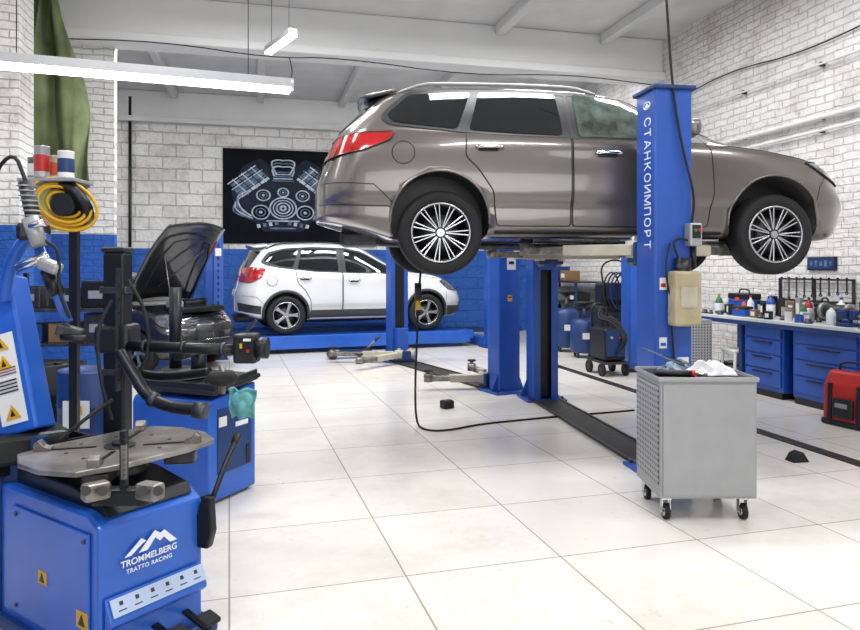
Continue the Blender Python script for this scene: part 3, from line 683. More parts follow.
def crump(mb,cx,cy,sx,sy,hh,m,ph):
    def f(a,b):
        x=cx+(a-.5)*sx;y=cy+(b-.5)*sy
        e=min(a,1-a,b,1-b)*5;e=min(1,e)
        return (x+.018*math.sin(11*b+ph),y+.015*math.sin(10*a+ph),.004+e*hh*(.6+.22*math.sin(a*15+ph)*math.cos(b*10)+.2*math.sin(b*19+a*7)))
    mb.grid(f,30,30,m,.003)
mb=MB();crump(mb,0,0,.24,.17,.085,CLOTH,.4);single(mb,'towel','crumpled white rag on the tool cart','cloth',CT(.36,.20,zt_),-YAW)
mb=MB();crump(mb,0,0,.15,.12,.06,mat('blue_grey_cloth','#98a8ba',.95,var=.15,bump=.5),2);single(mb,'towel','small folded blue-grey rag on the tool cart','cloth',CT(.20,.34,zt_),-YAW+.4)
mb=MB();mb.tube([(-.13,0,.02),(-.02,.01,.02),(.08,.0,.02)],.018,BLACK,10);mb.cyl((.08,0,.02),(.10,0,.02),.022,RED);mb.cyl((.1,0,.02),(.17,.0,.02),.008,CHROME);single(mb,'ratchet_wrench','black and red ratchet wrench lying on the tool cart','hand tool',CT(.14,.12,zt_-.003),-YAW-.2)
mb=MB();mb.cyl((-.09,0,.016),(.0,0,.016),.015,RED);mb.cyl((0,0,.016),(.13,0,.016),.004,CHROME);single(mb,'screwdriver','red-handled screwdriver lying on the tool cart','hand tool',CT(.15,.20,zt_-.002),-YAW+.5)
# ---------------------------------------------------------------- tire changer (near)
a55=math.radians(55);tcp=CW(-1.315,2.82)
tc=thing('tire_changer','blue tire changing machine with a steel turntable and black assist arms','tire changer',(tcp.x,tcp.y,0),a55-YAW)
mb=MB()
mb.prism([(-.35,.0),(.38,.0),(.38,.575),(-.28,.575),(-.35,.54)],-.22,.21,BLUE2,bev=.012,plane='YZ')
mb.box((0,0,.03),(.5,.8,.05),BLUED,bev=.01)
mb.box((-.225,-.02,.30),(.008,.56,.42),BLUE2,bev=.003)
for y_ in (-.27,.23):
    for z_ in (.12,.48):mb.cyl((-.228,y_,z_),(-.234,y_,z_),.009,STEELD,seg=8)
mb.obj('machine_body',tc)
mb=MB();mb.prism([(-.33,.56),(-.30,.60),(-.1,.635),(.36,.635),(.36,.56)],-.18,.18,BLACKM,bev=.006,plane='YZ')
TX,TY,ZT=.055,-.025,.705
mb.cyl((TX,TY,.6),(TX,TY,.68),.12,STEELD,.10);mb.cyl((TX,TY,.67),(TX,TY,ZT+.001),.05,BLACKM);mb.obj('turntable_drive',tc)
mb=MB();n8=[]
for i,(r,aa) in enumerate([(.37,14),(.39,40),(.33,64),(.33,116),(.39,140),(.37,166),(.37,194),(.39,220),(.33,244),(.33,296),(.39,320),(.37,346)]):
    n8.append((TX+r*math.cos(math.radians(aa)),TY+r*math.sin(math.radians(aa))*.86))
mb.prism(n8,ZT,ZT+.02,PLATE,bev=.004,plane='XY')
mb.cyl((TX,TY,ZT+.02),(TX,TY,ZT+.026),.06,STEELD);mb.cyl((TX,TY,ZT+.026),(TX,TY,ZT+.04),.03,BLACK)
for k in range(4):
    a=math.radians(45+90*k);mb.beam((TX+.09*math.cos(a),TY+.09*math.sin(a),ZT+.022),(TX+.33*math.cos(a),TY+.28*math.sin(a),ZT+.022),.016,.003,BLACKM)
for k in range(8):
    a=math.radians(22+45*k);mb.cyl((TX+.2*math.cos(a),TY+.17*math.sin(a),ZT+.019),(TX+.2*math.cos(a),TY+.17*math.sin(a),ZT+.0225),.008,STEELD,seg=10)
mb.obj('turntable',tc,'worn bare-steel turntable plate')
for k in range(4):
    a=math.radians(45+90*k);mb=MB();c,s=math.cos(a),math.sin(a)
    mb.box((TX+.25*c,TY+.22*s,ZT-.035),(.12,.09,.05),STEELD,rot=(0,0,a),bev=.008)
    mb.prism([(-.035,0),(.03,0),(.03,.03),(.01,.045),(-.01,.02),(-.035,.012)],-.022,.022,STEEL,Matrix.Translation((TX+.30*c,TY+.27*s,ZT+.018))@Matrix.Rotation(a,4,'Z'),bev=.003)
    mb.obj('wheel_clamp',tc)
LM=lambda x,z:face_m((x,-.3625,z),(1,0,0),(0,0,1))
text('TROMMELBERG',.033,LETTER,'machine_lettering',tc,LM(-.03,.388),.0008)
text('TRATTO RACING',.022,LETTER,'machine_lettering',tc,LM(-.03,.358),.0008,space=1.1)
mb=MB()
for pl in ([(-.13,.412),(-.065,.462),(-.045,.448),(-.06,.442),(-.105,.412)],[(-.062,.425),(-.01,.475),(.015,.458),(.03,.466),(.085,.412),(.055,.412),(.028,.44),(.012,.430),(-.008,.448),(-.04,.412),(-.075,.412)]):
    mb.prism(pl,-.3635,-.3615,LETTER)
mb.obj('mountain_logo',tc,'white mountain emblem')
mb=MB();mb.prism([(-.36,.17),(-.40,.20),(-.40,.215),(-.36,.29)],-.205,.195,BLUE2,plane='YZ',bev=.004)
ST=Matrix.Translation((0,-.384,.256))@Matrix.Rotation(math.radians(62),4,'X')
mb.box((0,0,0),(.385,.062,.004),PALEB,M=ST)
for i in range(6):
    mb.box((-.155+i*.062,.010,.0025),(.014,.014,.001),STEELD,M=ST)
    mb.box((-.155+i*.062,-.014,.0025),(.03,.004,.001),STEELD,M=ST)
mb.obj('pedal_guide_plate',tc,'pale blue pictogram strip above the pedals')
for i in range(3):
    mb=MB();x=-.13+i*.13;mb.box((x,-.42,.10),(.03,.16,.012),BLACKM,rot=(.2,0,0),bev=.003);mb.box((x,-.49,.125),(.07,.07,.02),RUB,rot=(.2,0,0),bev=.006);mb.obj('pedal',tc)
for y,z,s in ((-.26,.20,.06),(.02,.28,.05)):
    mb=MB();x=-.2255
    mb.box((x-.005,y,z),(.003,s*1.2,s),YEL);mb.prism([(y-s*.35,z-s*.3),(y+s*.35,z-s*.3),(y,z+s*.35)],x-.009,x-.006,BLACK,plane='YZ')
    mb.obj('warning_sticker',tc,'yellow warning sticker')
mb=MB();mb.M=TM[tc.name];mb.box((-.05,.46,.62),(.42,.22,.04),BLACKM,bev=.01)
for s in (-1,1):mb.box((-.05+s*.2,.46,.66),(.015,.22,.08),BLACKM,bev=.004)
mb.box((-.05,.36,.66),(.42,.015,.08),BLACKM);mb.box((-.05,.56,.66),(.42,.015,.08),BLACKM);mb.box((-.05,.45,.30),(.36,.16,.6),BLUED)
mb.obj('tool_tray',tc,'black steel tool tray',world=True)
mb=MB();mb.beam(PZ(118,3.2,.05),PZ(118,3.2,1.52),.10,.095,BLACKM,bev=.01,up=(CS,-SN,0));mb.beam(PZ(118,3.2,1.52),PZ(118,3.2,1.545),.115,.11,BLACK,bev=.01,up=(CS,-SN,0))
mb.beam(PZ(118,3.13,.9),PZ(118,3.13,1.45),.03,.012,STEELD,up=(CS,-SN,0));mb.box(PZ(118,3.2,1.13),(.16,.15,.13),BLACK,rot=(0,0,-YAW),bev=.02)
for zz in (1.35,.98):mb.box(PZ(118,3.2,zz),(.12,.115,.03),STEELD,rot=(0,0,-YAW),bev=.004)
for q in range(8):mb.box(PZ(118,3.118,.95+q*.06),(.02,.004,.01),BLACK,rot=(0,0,-YAW))
mb.box(PZ(118,3.2,.05),(.3,.25,.04),BLACKM,rot=(0,0,-YAW));mb.obj('assist_column',tc,'black square steel column',world=True)
mb=MB();mb.cyl(P(128,346,3.15),P(240,350,3.0),.024,BLACKM);mb.box(P(247,348,3.0),(.10,.09,.125),BLACK,rot=(0,0,-YAW),bev=.012)
mb.cyl(P(256,348,2.98),P(268,348,2.98),.045,BLACKM);mb.beam(P(246,332,2.97),P(256,320,2.97),.012,.012,STEELD)
mb.box(P(241,346,2.945),(.010,.01,.02),YEL,rot=(0,0,-YAW));mb.box(P(248,351,2.945),(.012,.01,.012),RED,rot=(0,0,-YAW));mb.box(P(247,340,2.945),(.03,.01,.010),WHITE,rot=(0,0,-YAW))
for f in (.15,.5,.85):
    a_=P(128,346,3.15).lerp(P(240,350,3.0),f);b_=P(128,346,3.15).lerp(P(240,350,3.0),f+.03);mb.cyl(a_,b_,.03,STEELD)
mb.obj('press_arm',tc,'black horizontal press arm with end box',world=True)
mb=MB();mb.tube([P(120,352,3.1),P(132,372,3.05),P(148,398,3.0),P(172,408,2.95),P(200,410,2.9)],.026,BLACKM,14,sm=2)
mb.cyl(P(194,410,2.9),P(207,411,2.9),.034,STEELD);mb.cyl(P(150,398,2.99),P(156,401,2.99),.033,STEELD);mb.obj('lower_assist_arm',tc,'thick bent black steel arm',world=True)
mb=MB();mb.tube([P(130,372,3.25),P(165,378,3.2),P(210,372,3.15)],.022,BLACKM,12,sm=2);mb.lathe([(.001,-.03),(.05,-.03),(.075,0),(.05,.03),(.001,.03)],RUB,Matrix.Translation(P(222,378,3.12)),24)
mb.cyl(P(222,378,3.12)-Vector((0,0,.07)),P(222,378,3.12)+Vector((0,0,.06)),.015,STEEL);mb.obj('roller_arm',tc,'black arm with rubber roller',world=True)
for pts in ([P(112,300,3.1),P(96,330,3.05),P(100,380,3.0),P(112,420,3.0)],[P(128,280,3.1),P(146,310,3.1),P(150,350,3.1),P(140,372,3.1)],[P(60,440,2.8),P(90,415,2.85),P(112,400,3.0)]):
    mb=MB();mb.tube(pts,.008,RUB,8,sm=3);mb.obj('air_line',tc,'thin black air line',world=True)
mb=MB()
mb.beam(P(124,430,2.50),P(124,492,2.50),.03,.022,BLACKM,bev=.003,up=(CS,-SN,0));mb.box(P(124,462,2.48),(.014,.02,.12),STEEL,rot=(0,0,-YAW))
for q in range(9):mb.box(P(124,440+q*5,2.468),(.012,.002,.002),BLACK,rot=(0,0,-YAW))
mb.box(P(96,491,2.45),(.09,.06,.06),STEEL,rot=(0,0,.5),bev=.012);mb.box(P(150,491,2.45),(.09,.06,.06),STEEL,rot=(0,0,-.6),bev=.012)
for px in (86,103,143,158):mb.cyl(P(px,491,2.42),P(px,491,2.40),.017,BLACK,seg=12)
mb.box(P(122,496,2.5),(.20,.06,.06),BLACKM,rot=(0,0,-YAW),bev=.01)
mb.obj('clamp_mechanism',tc,'steel clamp jaws and black ruler post',world=True)
mb=MB();t0=P(28,432,2.95);t1=P(0,280,3.05)
mb.beam(t0,t1,.17,.14,BLUE2,bev=.012,up=(SN,CS,0));mb.box(t0+Vector((0,0,-.05)),(.28,.22,.12),BLACKM,rot=(0,0,.4),bev=.02)
mb.beam(P(34,432,2.95),PZ(34,2.95,.02),.18,.18,BLUED,up=(SN,CS,0))
mb.obj('tilting_column',tc,'blue tilting column',world=True)
ax=(t1-t0).normalized();nrm=Vector((-SN,-CS,0));sx_=ax.cross(nrm).normalized()
if sx_.dot(Vector((CS,-SN,0)))<0:sx_=-sx_
c_=t0+(t1-t0)*.36+nrm*.074
mb=MB();mb.beam(c_-ax*.19,c_+ax*.19,.003,.11,WHITE,up=sx_)
FM=face_m(c_+nrm*.0035,sx_,ax)
for i,yy in enumerate((-.14,-.04,.07,.15)):
    if i in (0,2,3):
        mb.prism([(-.032,yy-.028),(.032,yy-.028),(0,yy+.03)],0,.002,YEL,FM,plane='XY');mb.prism([(-.010,yy-.018),(.010,yy-.018),(0,yy+.010)],.002,.004,BLACK,FM,plane='XY')
    else:
        for q in range(4):mb.box((0,yy+.03-.015*q,.001),(.08,.006,.002),STEELD,M=FM)
for q in range(3):mb.box((0,.018+.012*q,.001),(.09,.004,.002),RED if q==1 else STEELD,M=FM)
mb.obj('warning_sticker',tc,'white sticker strip with yellow warning triangles',world=True)
mb=MB();mb.tube([P(4,300,2.95),P(10,262,2.9),P(30,232,2.85),P(46,240,2.82)],.026,BLUE2,12,sm=2)
mb.cyl(P(26,182,2.85),P(34,222,2.85),.03,STEELD,.028);
for i in range(7):
    p=P(26+i*1.2,186+i*5,2.85);mb.lathe([(.026,-.005),(.036,0),(.026,.005)],GALV,Matrix.Translation(p),20)
mb.box(P(34,232,2.85),(.12,.10,.07),BLACKM,rot=(0,0,.2),bev=.015);mb.cyl(P(30,218,2.8),P(40,246,2.8),.032,GALV)
mb.cyl(P(38,245,2.84),P(68,322,2.82),.02,BLUE2);mb.cyl(P(48,270,2.84),P(58,296,2.83),.03,BLACKM);mb.box(P(70,332,2.82),(.10,.06,.05),STEELD,rot=(0,.3,0),bev=.01)
mb.box(P(50,266,2.80),(.09,.06,.05),GALV,rot=(0,.4,-YAW),bev=.015);mb.cyl(P(62,336,2.8),P(86,340,2.8),.018,BLACKM)
mb.cyl(P(18,268,2.84),P(46,256,2.82),.018,CHROME);mb.cyl(P(30,226,2.78),P(46,222,2.78),.015,CHROME)
mb.tube([P(26,182,2.85),P(14,150,2.9),P(-8,175,2.95),P(-14,250,3.0)],.008,RUB,8,sm=2)
mb.tube([P(44,240,2.8),P(60,250,2.78),P(58,290,2.8),P(70,318,2.8)],.007,RUB,8,sm=2)
mb.obj('mount_head_arm',tc,'grey and blue pneumatic arm with steel mount head',world=True)
mb=MB();mb.tube([P(237,437,3.05),P(226,462,2.95),P(213,498,2.85)],.012,BLACKM,8,sm=1);mb.cyl(P(238,434,3.05),P(234,444,3.03),.017,BLACK)
mb.beam(P(150,520,2.95),P(210,500,2.85),.05,.05,BLACKM,bev=.01)
M_=Matrix.Translation(P(206,522,2.78))@Matrix.Rotation(-YAW-.3,4,'Z')
mb.prism([(-.03,-.10),(.02,-.10),(.04,-.03),(.03,.10),(-.01,.10),(-.035,.02)],-.02,.02,BLACKM,M_,bev=.008)
mb.obj('bead_breaker',tc,'black bead breaker paddle and lever',world=True)
# ---------------------------------------------------------------- second machine
bp_=CW(-1.337,4.22);wb2=thing('wheel_balancer','blue wheel service machine with black top tray behind the tire changer','wheel balancer',(bp_.x,bp_.y,0),math.radians(66)-YAW)
mb=MB();mb.prism([(0,0.02),(.45,0.02),(.45,.70),(.02,.64),(0,.60)],0,.62,BLUE2,bev=.012);mb.box((.25,.31,.02),(.40,.5,.04),BLUED)
mb.obj('machine_body',wb2)
mb=MB();mb.box((.24,.3,.715),(.46,.66,.03),BLACK,bev=.01,rot=(0,-.12,0));mb.box((.03,.3,.71),(.02,.66,.07),BLACK,bev=.006);mb.box((.24,-.01,.73),(.42,.02,.07),BLACK,bev=.006,rot=(0,-.1,0))
for i in range(5):mb.box((.12+.07*i,.1+.04*(i%3),.74),(.05,.03,.03),(STEELD,GALV,STEEL)[i%3],rot=(0,-.12,.3*i),bev=.004)
mb.obj('top_tray',wb2,'black plastic weight tray')
mb=MB();mb.box((.24,-.003,.38),(.32,.008,.4),BLUED,bev=.003);mb.box((.12,-.009,.50),(.07,.004,.06),WHITE);mb.box((.30,-.009,.46),(.12,.004,.03),LETTER);mb.box((.36,-.009,.25),(.03,.004,.12),BLACK)
mb.obj('front_panel',wb2,'blue front panel with white label')
mb=MB();mb.cyl((.25,.3,.74),(.25,.3,.92),.05,BLACKM);mb.cyl((.25,.3,.92),(-.2,.05,.94),.03,BLACKM);mb.lathe([(.001,0),(.16,0),(.17,.02),(.12,.05),(.001,.05)],BLACK,Matrix.Translation((.25,.45,.74)),28)
mb.cyl((.25,.5,.74),(.25,.5,1.32),.04,BLACKM)
mb.obj('balancer_shaft',wb2,'black shaft and cone')
mb=MB()
p0=P(242,404,4.2)
def cl(a,b):
    x=(a-.5)*.17*(1-.2*b);y=.03*math.sin(a*9);return (x,y+.02*math.sin(b*8),-.18*b+.01*math.sin(a*12))
mb.grid(cl,14,12,TEAL,.006)
mb.sph((0,0,-.07),.055,TEAL,(1.2,.6,1.1));single(mb,'cleaning_cloth','teal cleaning cloth bundled on the edge of the blue machine','cloth',p0+Vector((0,0,.09)),-YAW)
# ---------------------------------------------------------------- left side clutter
def barrel(px,D,r,h,m,label):
    p=PZ(px,D,0);mb=MB()
    mb.lathe([(.001,0),(r*.97,0),(r,.01),(r,h*.33),(r*1.03,h*.345),(r,h*.36),(r,h*.66),(r*1.03,h*.675),(r,h*.69),(r,h-.01),(r*.97,h),(r*.94,h-.015),(.001,h-.015)],m,None,36)
    mb.cyl((r*.5,0,h-.015),(r*.5,0,h+.005),.03,BLACK,seg=12);mb.box((0,-r-.002,h*.62),(r*.8,.012,h*.25),WHITE);mb.box((0,-r-.009,h*.66),(r*.4,.004,h*.08),YEL)
    return single(mb,'barrel',label,'barrel',p,-YAW)
barrel(92,4.95,.22,.74,BLUED,'dark blue steel drum with white label standing behind the machines')
barrel(44,5.4,.22,.72,BLACKM,'black steel drum standing by the brick pillar')
sh=thing('storage_rack','dark metal rack filled with boxes beside the brick pillar','shelf',(-1.78,7.5,0),-.1)
mb=MB()
for x in (-.46,.46):
    for y in (-.2,.2):mb.box((x,y,.70),(.04,.04,1.4),BLACKM)
mb.obj('rack_frame',sh)
for z in (.25,.72,1.05):
    mb=MB();mb.box((0,0,z),(.96,.44,.03),STEELD,bev=.004);mb.obj('rack_shelf',sh)
for i in range(9):
    z=(.265,.735,1.065)[i%3];x=-.30+.30*(i//3);w_=random.uniform(.2,.27);hh=random.uniform(.16,.28);m=[BLACK,BLUED,STEELD,BLACKM,BROWN][i%5]
    mb=MB();mb.box((0,0,hh/2),(w_,.3,hh),m,bev=.01);mb.box((0,-.152,hh*.5),(w_*.5,.004,hh*.3),GALV);mb.box((0,0,hh),(w_*.98,.29,.008),BLACKM)
    single(mb,'parts_box','rectangular parts box on the metal rack','box',TM[sh.name]@Vector((x,0,z)),-.1,group='boxes on the metal rack')
rl=P(66,205,4.2)
hb=thing('hose_reel','yellow air hose reel mounted on a tall black stand','hose reel',rl,-YAW)
mb=MB()
for k in range(6):
    rr=.08+.017*k
    mb.tube([(rr*math.cos(t*math.pi/16)*1.1,-.02+.03*math.sin(k*2)+.3*rr*math.cos(t*math.pi/16),rr*math.sin(t*math.pi/16)*.9-.25*rr*math.cos(t*math.pi/16)) for t in range(32)],.010,YEL,8,True)
mb.obj('coiled_hose',hb);mb=MB();mb.cyl((0,-.05,0),(0,.08,0),.07,BLACKM);mb.cyl((.0,.03,0),(0.03,.07,.03),.15,BLACKM);mb.obj('reel_hub',hb)
mb=MB();mb.beam((0,.10,-rl.z+.0),(0,.10,.14),.05,.04,BLACKM);mb.box((-.08,.04,.145),(.34,.24,.02),GALV,bev=.004);mb.box((0,.10,-rl.z+.015),(.4,.4,.03),BLACKM);mb.obj('reel_stand',hb)
for i,(px,c,hh,r,c2_) in enumerate(((42,GALV,.19,.042,RED),(54,CREAM,.15,.045,ORANGE),(66,WHITE,.16,.045,BLUED),(35,STEEL,.14,.04,WHITE))):
    q=P(px,184,4.2+(.08 if i%2 else -.04));q.z=rl.z+.155;mb=MB()
    mb.lathe([(.001,0),(r,0),(r+.002,.005),(r,.01),(r,hh-.01),(r+.002,hh-.005),(r,hh),(.001,hh-.004)],c,None,24)
    mb.lathe([(r+.0005,hh*.2),(r+.001,hh*.22),(r+.001,hh*.7),(r+.0005,hh*.72)],c2_,None,24);mb.cyl((0,0,hh-.004),(0,0,hh+.012),.012,BLACK)
    single(mb,'tin_can','labelled metal tin standing on a small shelf','can',q,0,'tins on the small shelf')
mb=MB()
def cur(a,b):
    x=-.33+.42*a+.26*b*a+.14*b;y=.11*math.sin(a*11+b*4.5)+.06*math.sin(a*6-b*8)+.035*math.sin(a*25+b*13)
    return (x+.05*math.sin(b*7+a*4),y-.05*b,-3.05*b*(1-.14*a)-.10*math.sin(a*5)*b)
mb.grid(cur,60,40,OLIVE,.01);single(mb,'curtain','long olive green canvas drape hanging in loose folds','curtain',(-2.36,9.2,4.95),0)
mb=MB();mb.tube([(-.0,0,4.9),(0,0,.1)],.03,BLACKM,10);single(mb,'wall_pipe','dark vertical pipe running down the block wall','pipe',(-2.45,VB-.07,0))
# ---------------------------------------------------------------- poster
pw=thing('engine_poster','dark banner with pale blue engine drawing on block wall','poster',(0.57,VB-.03,2.96),0)
mb=MB();mb.box((.25,0,0),(2.96,.012,1.98),NAVY);mb.obj('banner_sheet',pw)
mb=MB();mb.M=Matrix.Scale(1.36,4,(1,0,0))@Matrix.Scale(1.12,4,(0,0,1))
def disc(x,z,r,m=INK3,y=-.009):mb.cyl((x,y+.003,z),(x,y-.001,z),r,m,seg=24)
def ring(x,z,r,t,m=INK):mb.tube([(x+r*math.cos(a*math.pi/14),-.014,z+r*math.sin(a*math.pi/14)) for a in range(28)],t,m,6,True)
def bx(x,z,w,h,m,a=0,y=-.012):mb.box((x,y,z),(w,.006,h),m,rot=(0,a,0))
mb.prism([(-.62,.55),(-.34,.72),(-.12,.5),(.12,.5),(.34,.72),(.62,.55),(.78,.1),(.7,-.35),(.4,-.5),(.3,-.66),(-.3,-.66),(-.4,-.5),(-.7,-.35),(-.78,.1)],-.008,-.004,INK3)
for r,t in ((.20,.014),(.15,.010),(.10,.014),(.04,.02)):ring(0,-.22,r,t)
for x,z,r in ((-.34,-.30,.13),(.34,-.30,.13),(-.3,.02,.10),(.3,.02,.10),(0,.08,.08)):
    disc(x,z,r*.9,NAVY);ring(x,z,r,.012);ring(x,z,r*.55,.010,INK2);disc(x,z,r*.22,INK,-.014)
for s in (-1,1):
    # cylinder bank: valve cover and head, tilted outward
    for q,(ln,th,mm) in enumerate(((.56,.05,INK),(.60,.03,INK2),(.56,.07,INK2),(.60,.02,INK),(.52,.05,INK2),(.56,.02,INK))):
        d0=.10+.062*q;bx(s*(.30+.64*d0+.06),.08+.72*d0+.02,ln,th,mm,s*.72,-.010-.0005*q)
    for i in range(6):
        t=-.22+.09*i;bx(s*(.47+t*.75),.30-t*.66+.02,.018,.36,INK if i%2 else INK3,s*.72,-.015)
    for i in range(4):
        o=.0+.085*i;mb.tube([(s*(.52+o*.5),-.014,.10-o*.4),(s*(.70+o*.3),-.014,.0-o),(s*(.66+o*.1),-.014,-.22-o*.5),(s*(.48-o*.1),-.014,-.38-o*.2)],.014,INK if i%2==0 else INK2,8,sm=2)
    for o in (0,.06,.12):mb.tube([(s*(.10+o*.3),-.015,.42-o*.3),(s*(.2-o*.2),-.015,.64-o),(s*.1,-.015,.70-o),(0,-.015,.68-o)],.013,INK if o!=.06 else INK2,8,sm=2)
    for i in range(4):bx(s*(.1+.09*i),-.50-.02*i,.05,.07,INK if i%2 else INK2,s*.2)
for i in range(5):bx(0,.30+.04*i,.34-.04*i,.018,INK if i%2 else INK2)
bx(0,-.46,.5,.025,INK);bx(0,-.60,.4,.03,INK2)
mb.obj('engine_drawing',pw,'pale blue V-engine line drawing')
# ---------------------------------------------------------------- lamps
def lamp(label,a,b,w=.11):
    o=thing('fluorescent_lamp',label,'lamp',(a+b)/2,math.atan2((b-a).y,(b-a).x));L_=(b-a).length
    mb=MB();mb.prism([(-w/2,-.01),(-w/2+.006,-.01),(-w*.3,.02),(w*.3,.02),(w/2-.006,-.01),(w/2,-.01),(w*.40,.065),(-w*.40,.065)],-L_/2,L_/2,GALV,Matrix.Rotation(math.pi/2,4,'Z'));mb.obj('lamp_housing',o)
    for s in (-1,1):
        mb=MB();mb.cyl((-L_/2+.03,s*w*.25,-.018),(L_/2-.03,s*w*.25,-.018),.019,TUBE,seg=12);mb.obj('lamp_tube',o)
        mb=MB();mb.box((s*(L_/2-.01),0,.005),(.02,w*.9,.09),WHITE);mb.obj('lamp_end_cap',o)
        mb=MB();mb.cyl((s*L_*.35,0,.05),(s*L_*.35,0,ZC-((a+b)/2).z-.01),.004,STEELD,seg=6);mb.obj('lamp_hanger',o)
    return o
lamp('long twin-tube fluorescent lamp hanging from wires, switched on',P(-40,58,4.95),P(292,90,5.75),.19)
la=P(268,50,9.0);lb=P(293,36,8.3)
lamp('short fluorescent lamp hanging by the ceiling beam, switched on',la,lb,.12)
# ---------------------------------------------------------------- right side benches
bn=thing('workbench','long white-topped workbench on dark blue legs along the tiled wall','workbench',(5.87,6.3,0),0)
mb=MB();mb.box((0,0,.85),(.66,3.3,.04),BOARD,bev=.006);mb.box((-.325,0,.81),(.02,3.3,.05),BLUED);mb.obj('benchtop',bn)
for y in (-1.6,1.6,.85):
    mb=MB()
    for x in (-.28,.28):mb.box((x,y,.415),(.05,.05,.83),BLUED)
    mb.box((0,y,.2),(.5,.04,.04),BLUED);mb.obj('bench_leg',bn)
mb=MB();mb.box((.1,1.15,.25),(.4,.7,.03),STEELD);mb.obj('bench_shelf',bn)
def cab(v0,v1,lab):
    c=thing('drawer_cabinet',lab,'cabinet',(5.86,(v0+v1)/2,0),0);wv=v1-v0
    mb=MB();mb.box((.02,0,.44),(.54,wv,.74),BLUE,bev=.008);mb.box((0,0,.035),(.5,wv-.05,.07),BLACK);mb.obj('cabinet_body',c)
    hs=[.17,.17,.17,.19];z=.82
    for h_ in hs:
        mb=MB();mb.box((-.262,0,z-h_/2),(.018,wv-.05,h_-.02),BLUE,bev=.005);dr=mb.obj('drawer',c)
        mb=MB();mb.box((-.28,0,z-.035),(.02,wv*.5,.014),BLACKM,bev=.004);mb.obj('drawer_handle',dr);z-=h_
cab(5.5,6.36,'bright blue steel drawer cabinet under the workbench');cab(6.5,7.12,'narrow blue steel drawer cabinet under the workbench')
rc=thing('tool_bag','scuffed red and black tool bag standing by the workbench','tool bag',(5.33,5.28,0),.15)
mb=MB();mb.prism([(-.15,.0),(.15,0),(.13,.38),(.06,.50),(-.06,.50),(-.14,.36)],-.22,.22,RED,bev=.03);mb.box((0,0,.03),(.32,.46,.06),BLACK,bev=.02)
for y in (-.14,.14):mb.box((-.148,y,.2),(.02,.04,.38),BLACK,rot=(0,.05,0),bev=.005)
mb.obj('bag_body',rc)
mb=MB();mb.box((-.16,0,.17),(.05,.2,.18),BLACK,bev=.02);mb.box((-.188,0,.2),(.004,.12,.04),GALV);mb.obj('bag_pocket',rc)
mb=MB();mb.tube([(0,-.15,.48),(0,-.14,.58),(0,.14,.58),(0,.15,.48)],.012,BLACK,8,sm=1);mb.obj('bag_handle',rc)
def bottle(m,h,r,cap):
    mb=MB();mb.lathe([(.001,0),(r*.95,0),(r,.008),(r,h*.6),(r*.8,h*.72),(r*.3,h*.82),(r*.3,h*.92),(.001,h*.92)],m,None,20)
    mb.cyl((0,0,h*.9),(0,0,h),r*.36,cap,seg=14);mb.lathe([(r*1.01,h*.15),(r*1.015,h*.17),(r*1.015,h*.5),(r*1.01,h*.52)],LETTER,None,20);return mb
BT=.87
cn={GREEN:'green',WHITE:'white',ORANGE:'orange',BLUE:'blue',RED:'red',YEL:'yellow',BLACK:'black',STEELD:'dark steel',GALV:'grey',BROWN:'brown',CREAM:'cream',BLUED:'dark blue'}
specs=[(7.75,5.72,GREEN,.26,.045,YEL),(7.45,5.95,WHITE,.24,.04,RED),(7.38,5.8,ORANGE,.20,.035,BLACK),(7.1,5.95,BLUE,.28,.05,WHITE),(6.85,5.75,WHITE,.18,.035,BLUE),(6.62,6.05,RED,.25,.04,BLACK),(6.42,5.8,GREEN,.2,.035,WHITE),(6.1,6.05,YEL,.22,.04,BLACK),(5.92,5.68,WHITE,.2,.045,GREEN),(5.62,6.0,BLUE,.24,.045,BLACK),(5.45,5.8,BLACK,.22,.04,RED),(6.2,6.08,WHITE,.27,.05,BLUE)]
for v,u,m,h_,r_,c_ in specs:
    single(bottle(m,h_,r_,c_),'bottle','%s plastic fluid bottle with %s cap on the workbench'%(cn[m],cn[c_]),'bottle',(u,v,BT),0,'bottles on the workbench')
rr_=random.Random(11);used=[(v,u) for v,u,*_ in specs]+[(7.66,6.02),(6.40,6.05),(7.28,5.7),(5.15,6.0),(5.72,5.68),(6.02,5.85)]
cnt=0
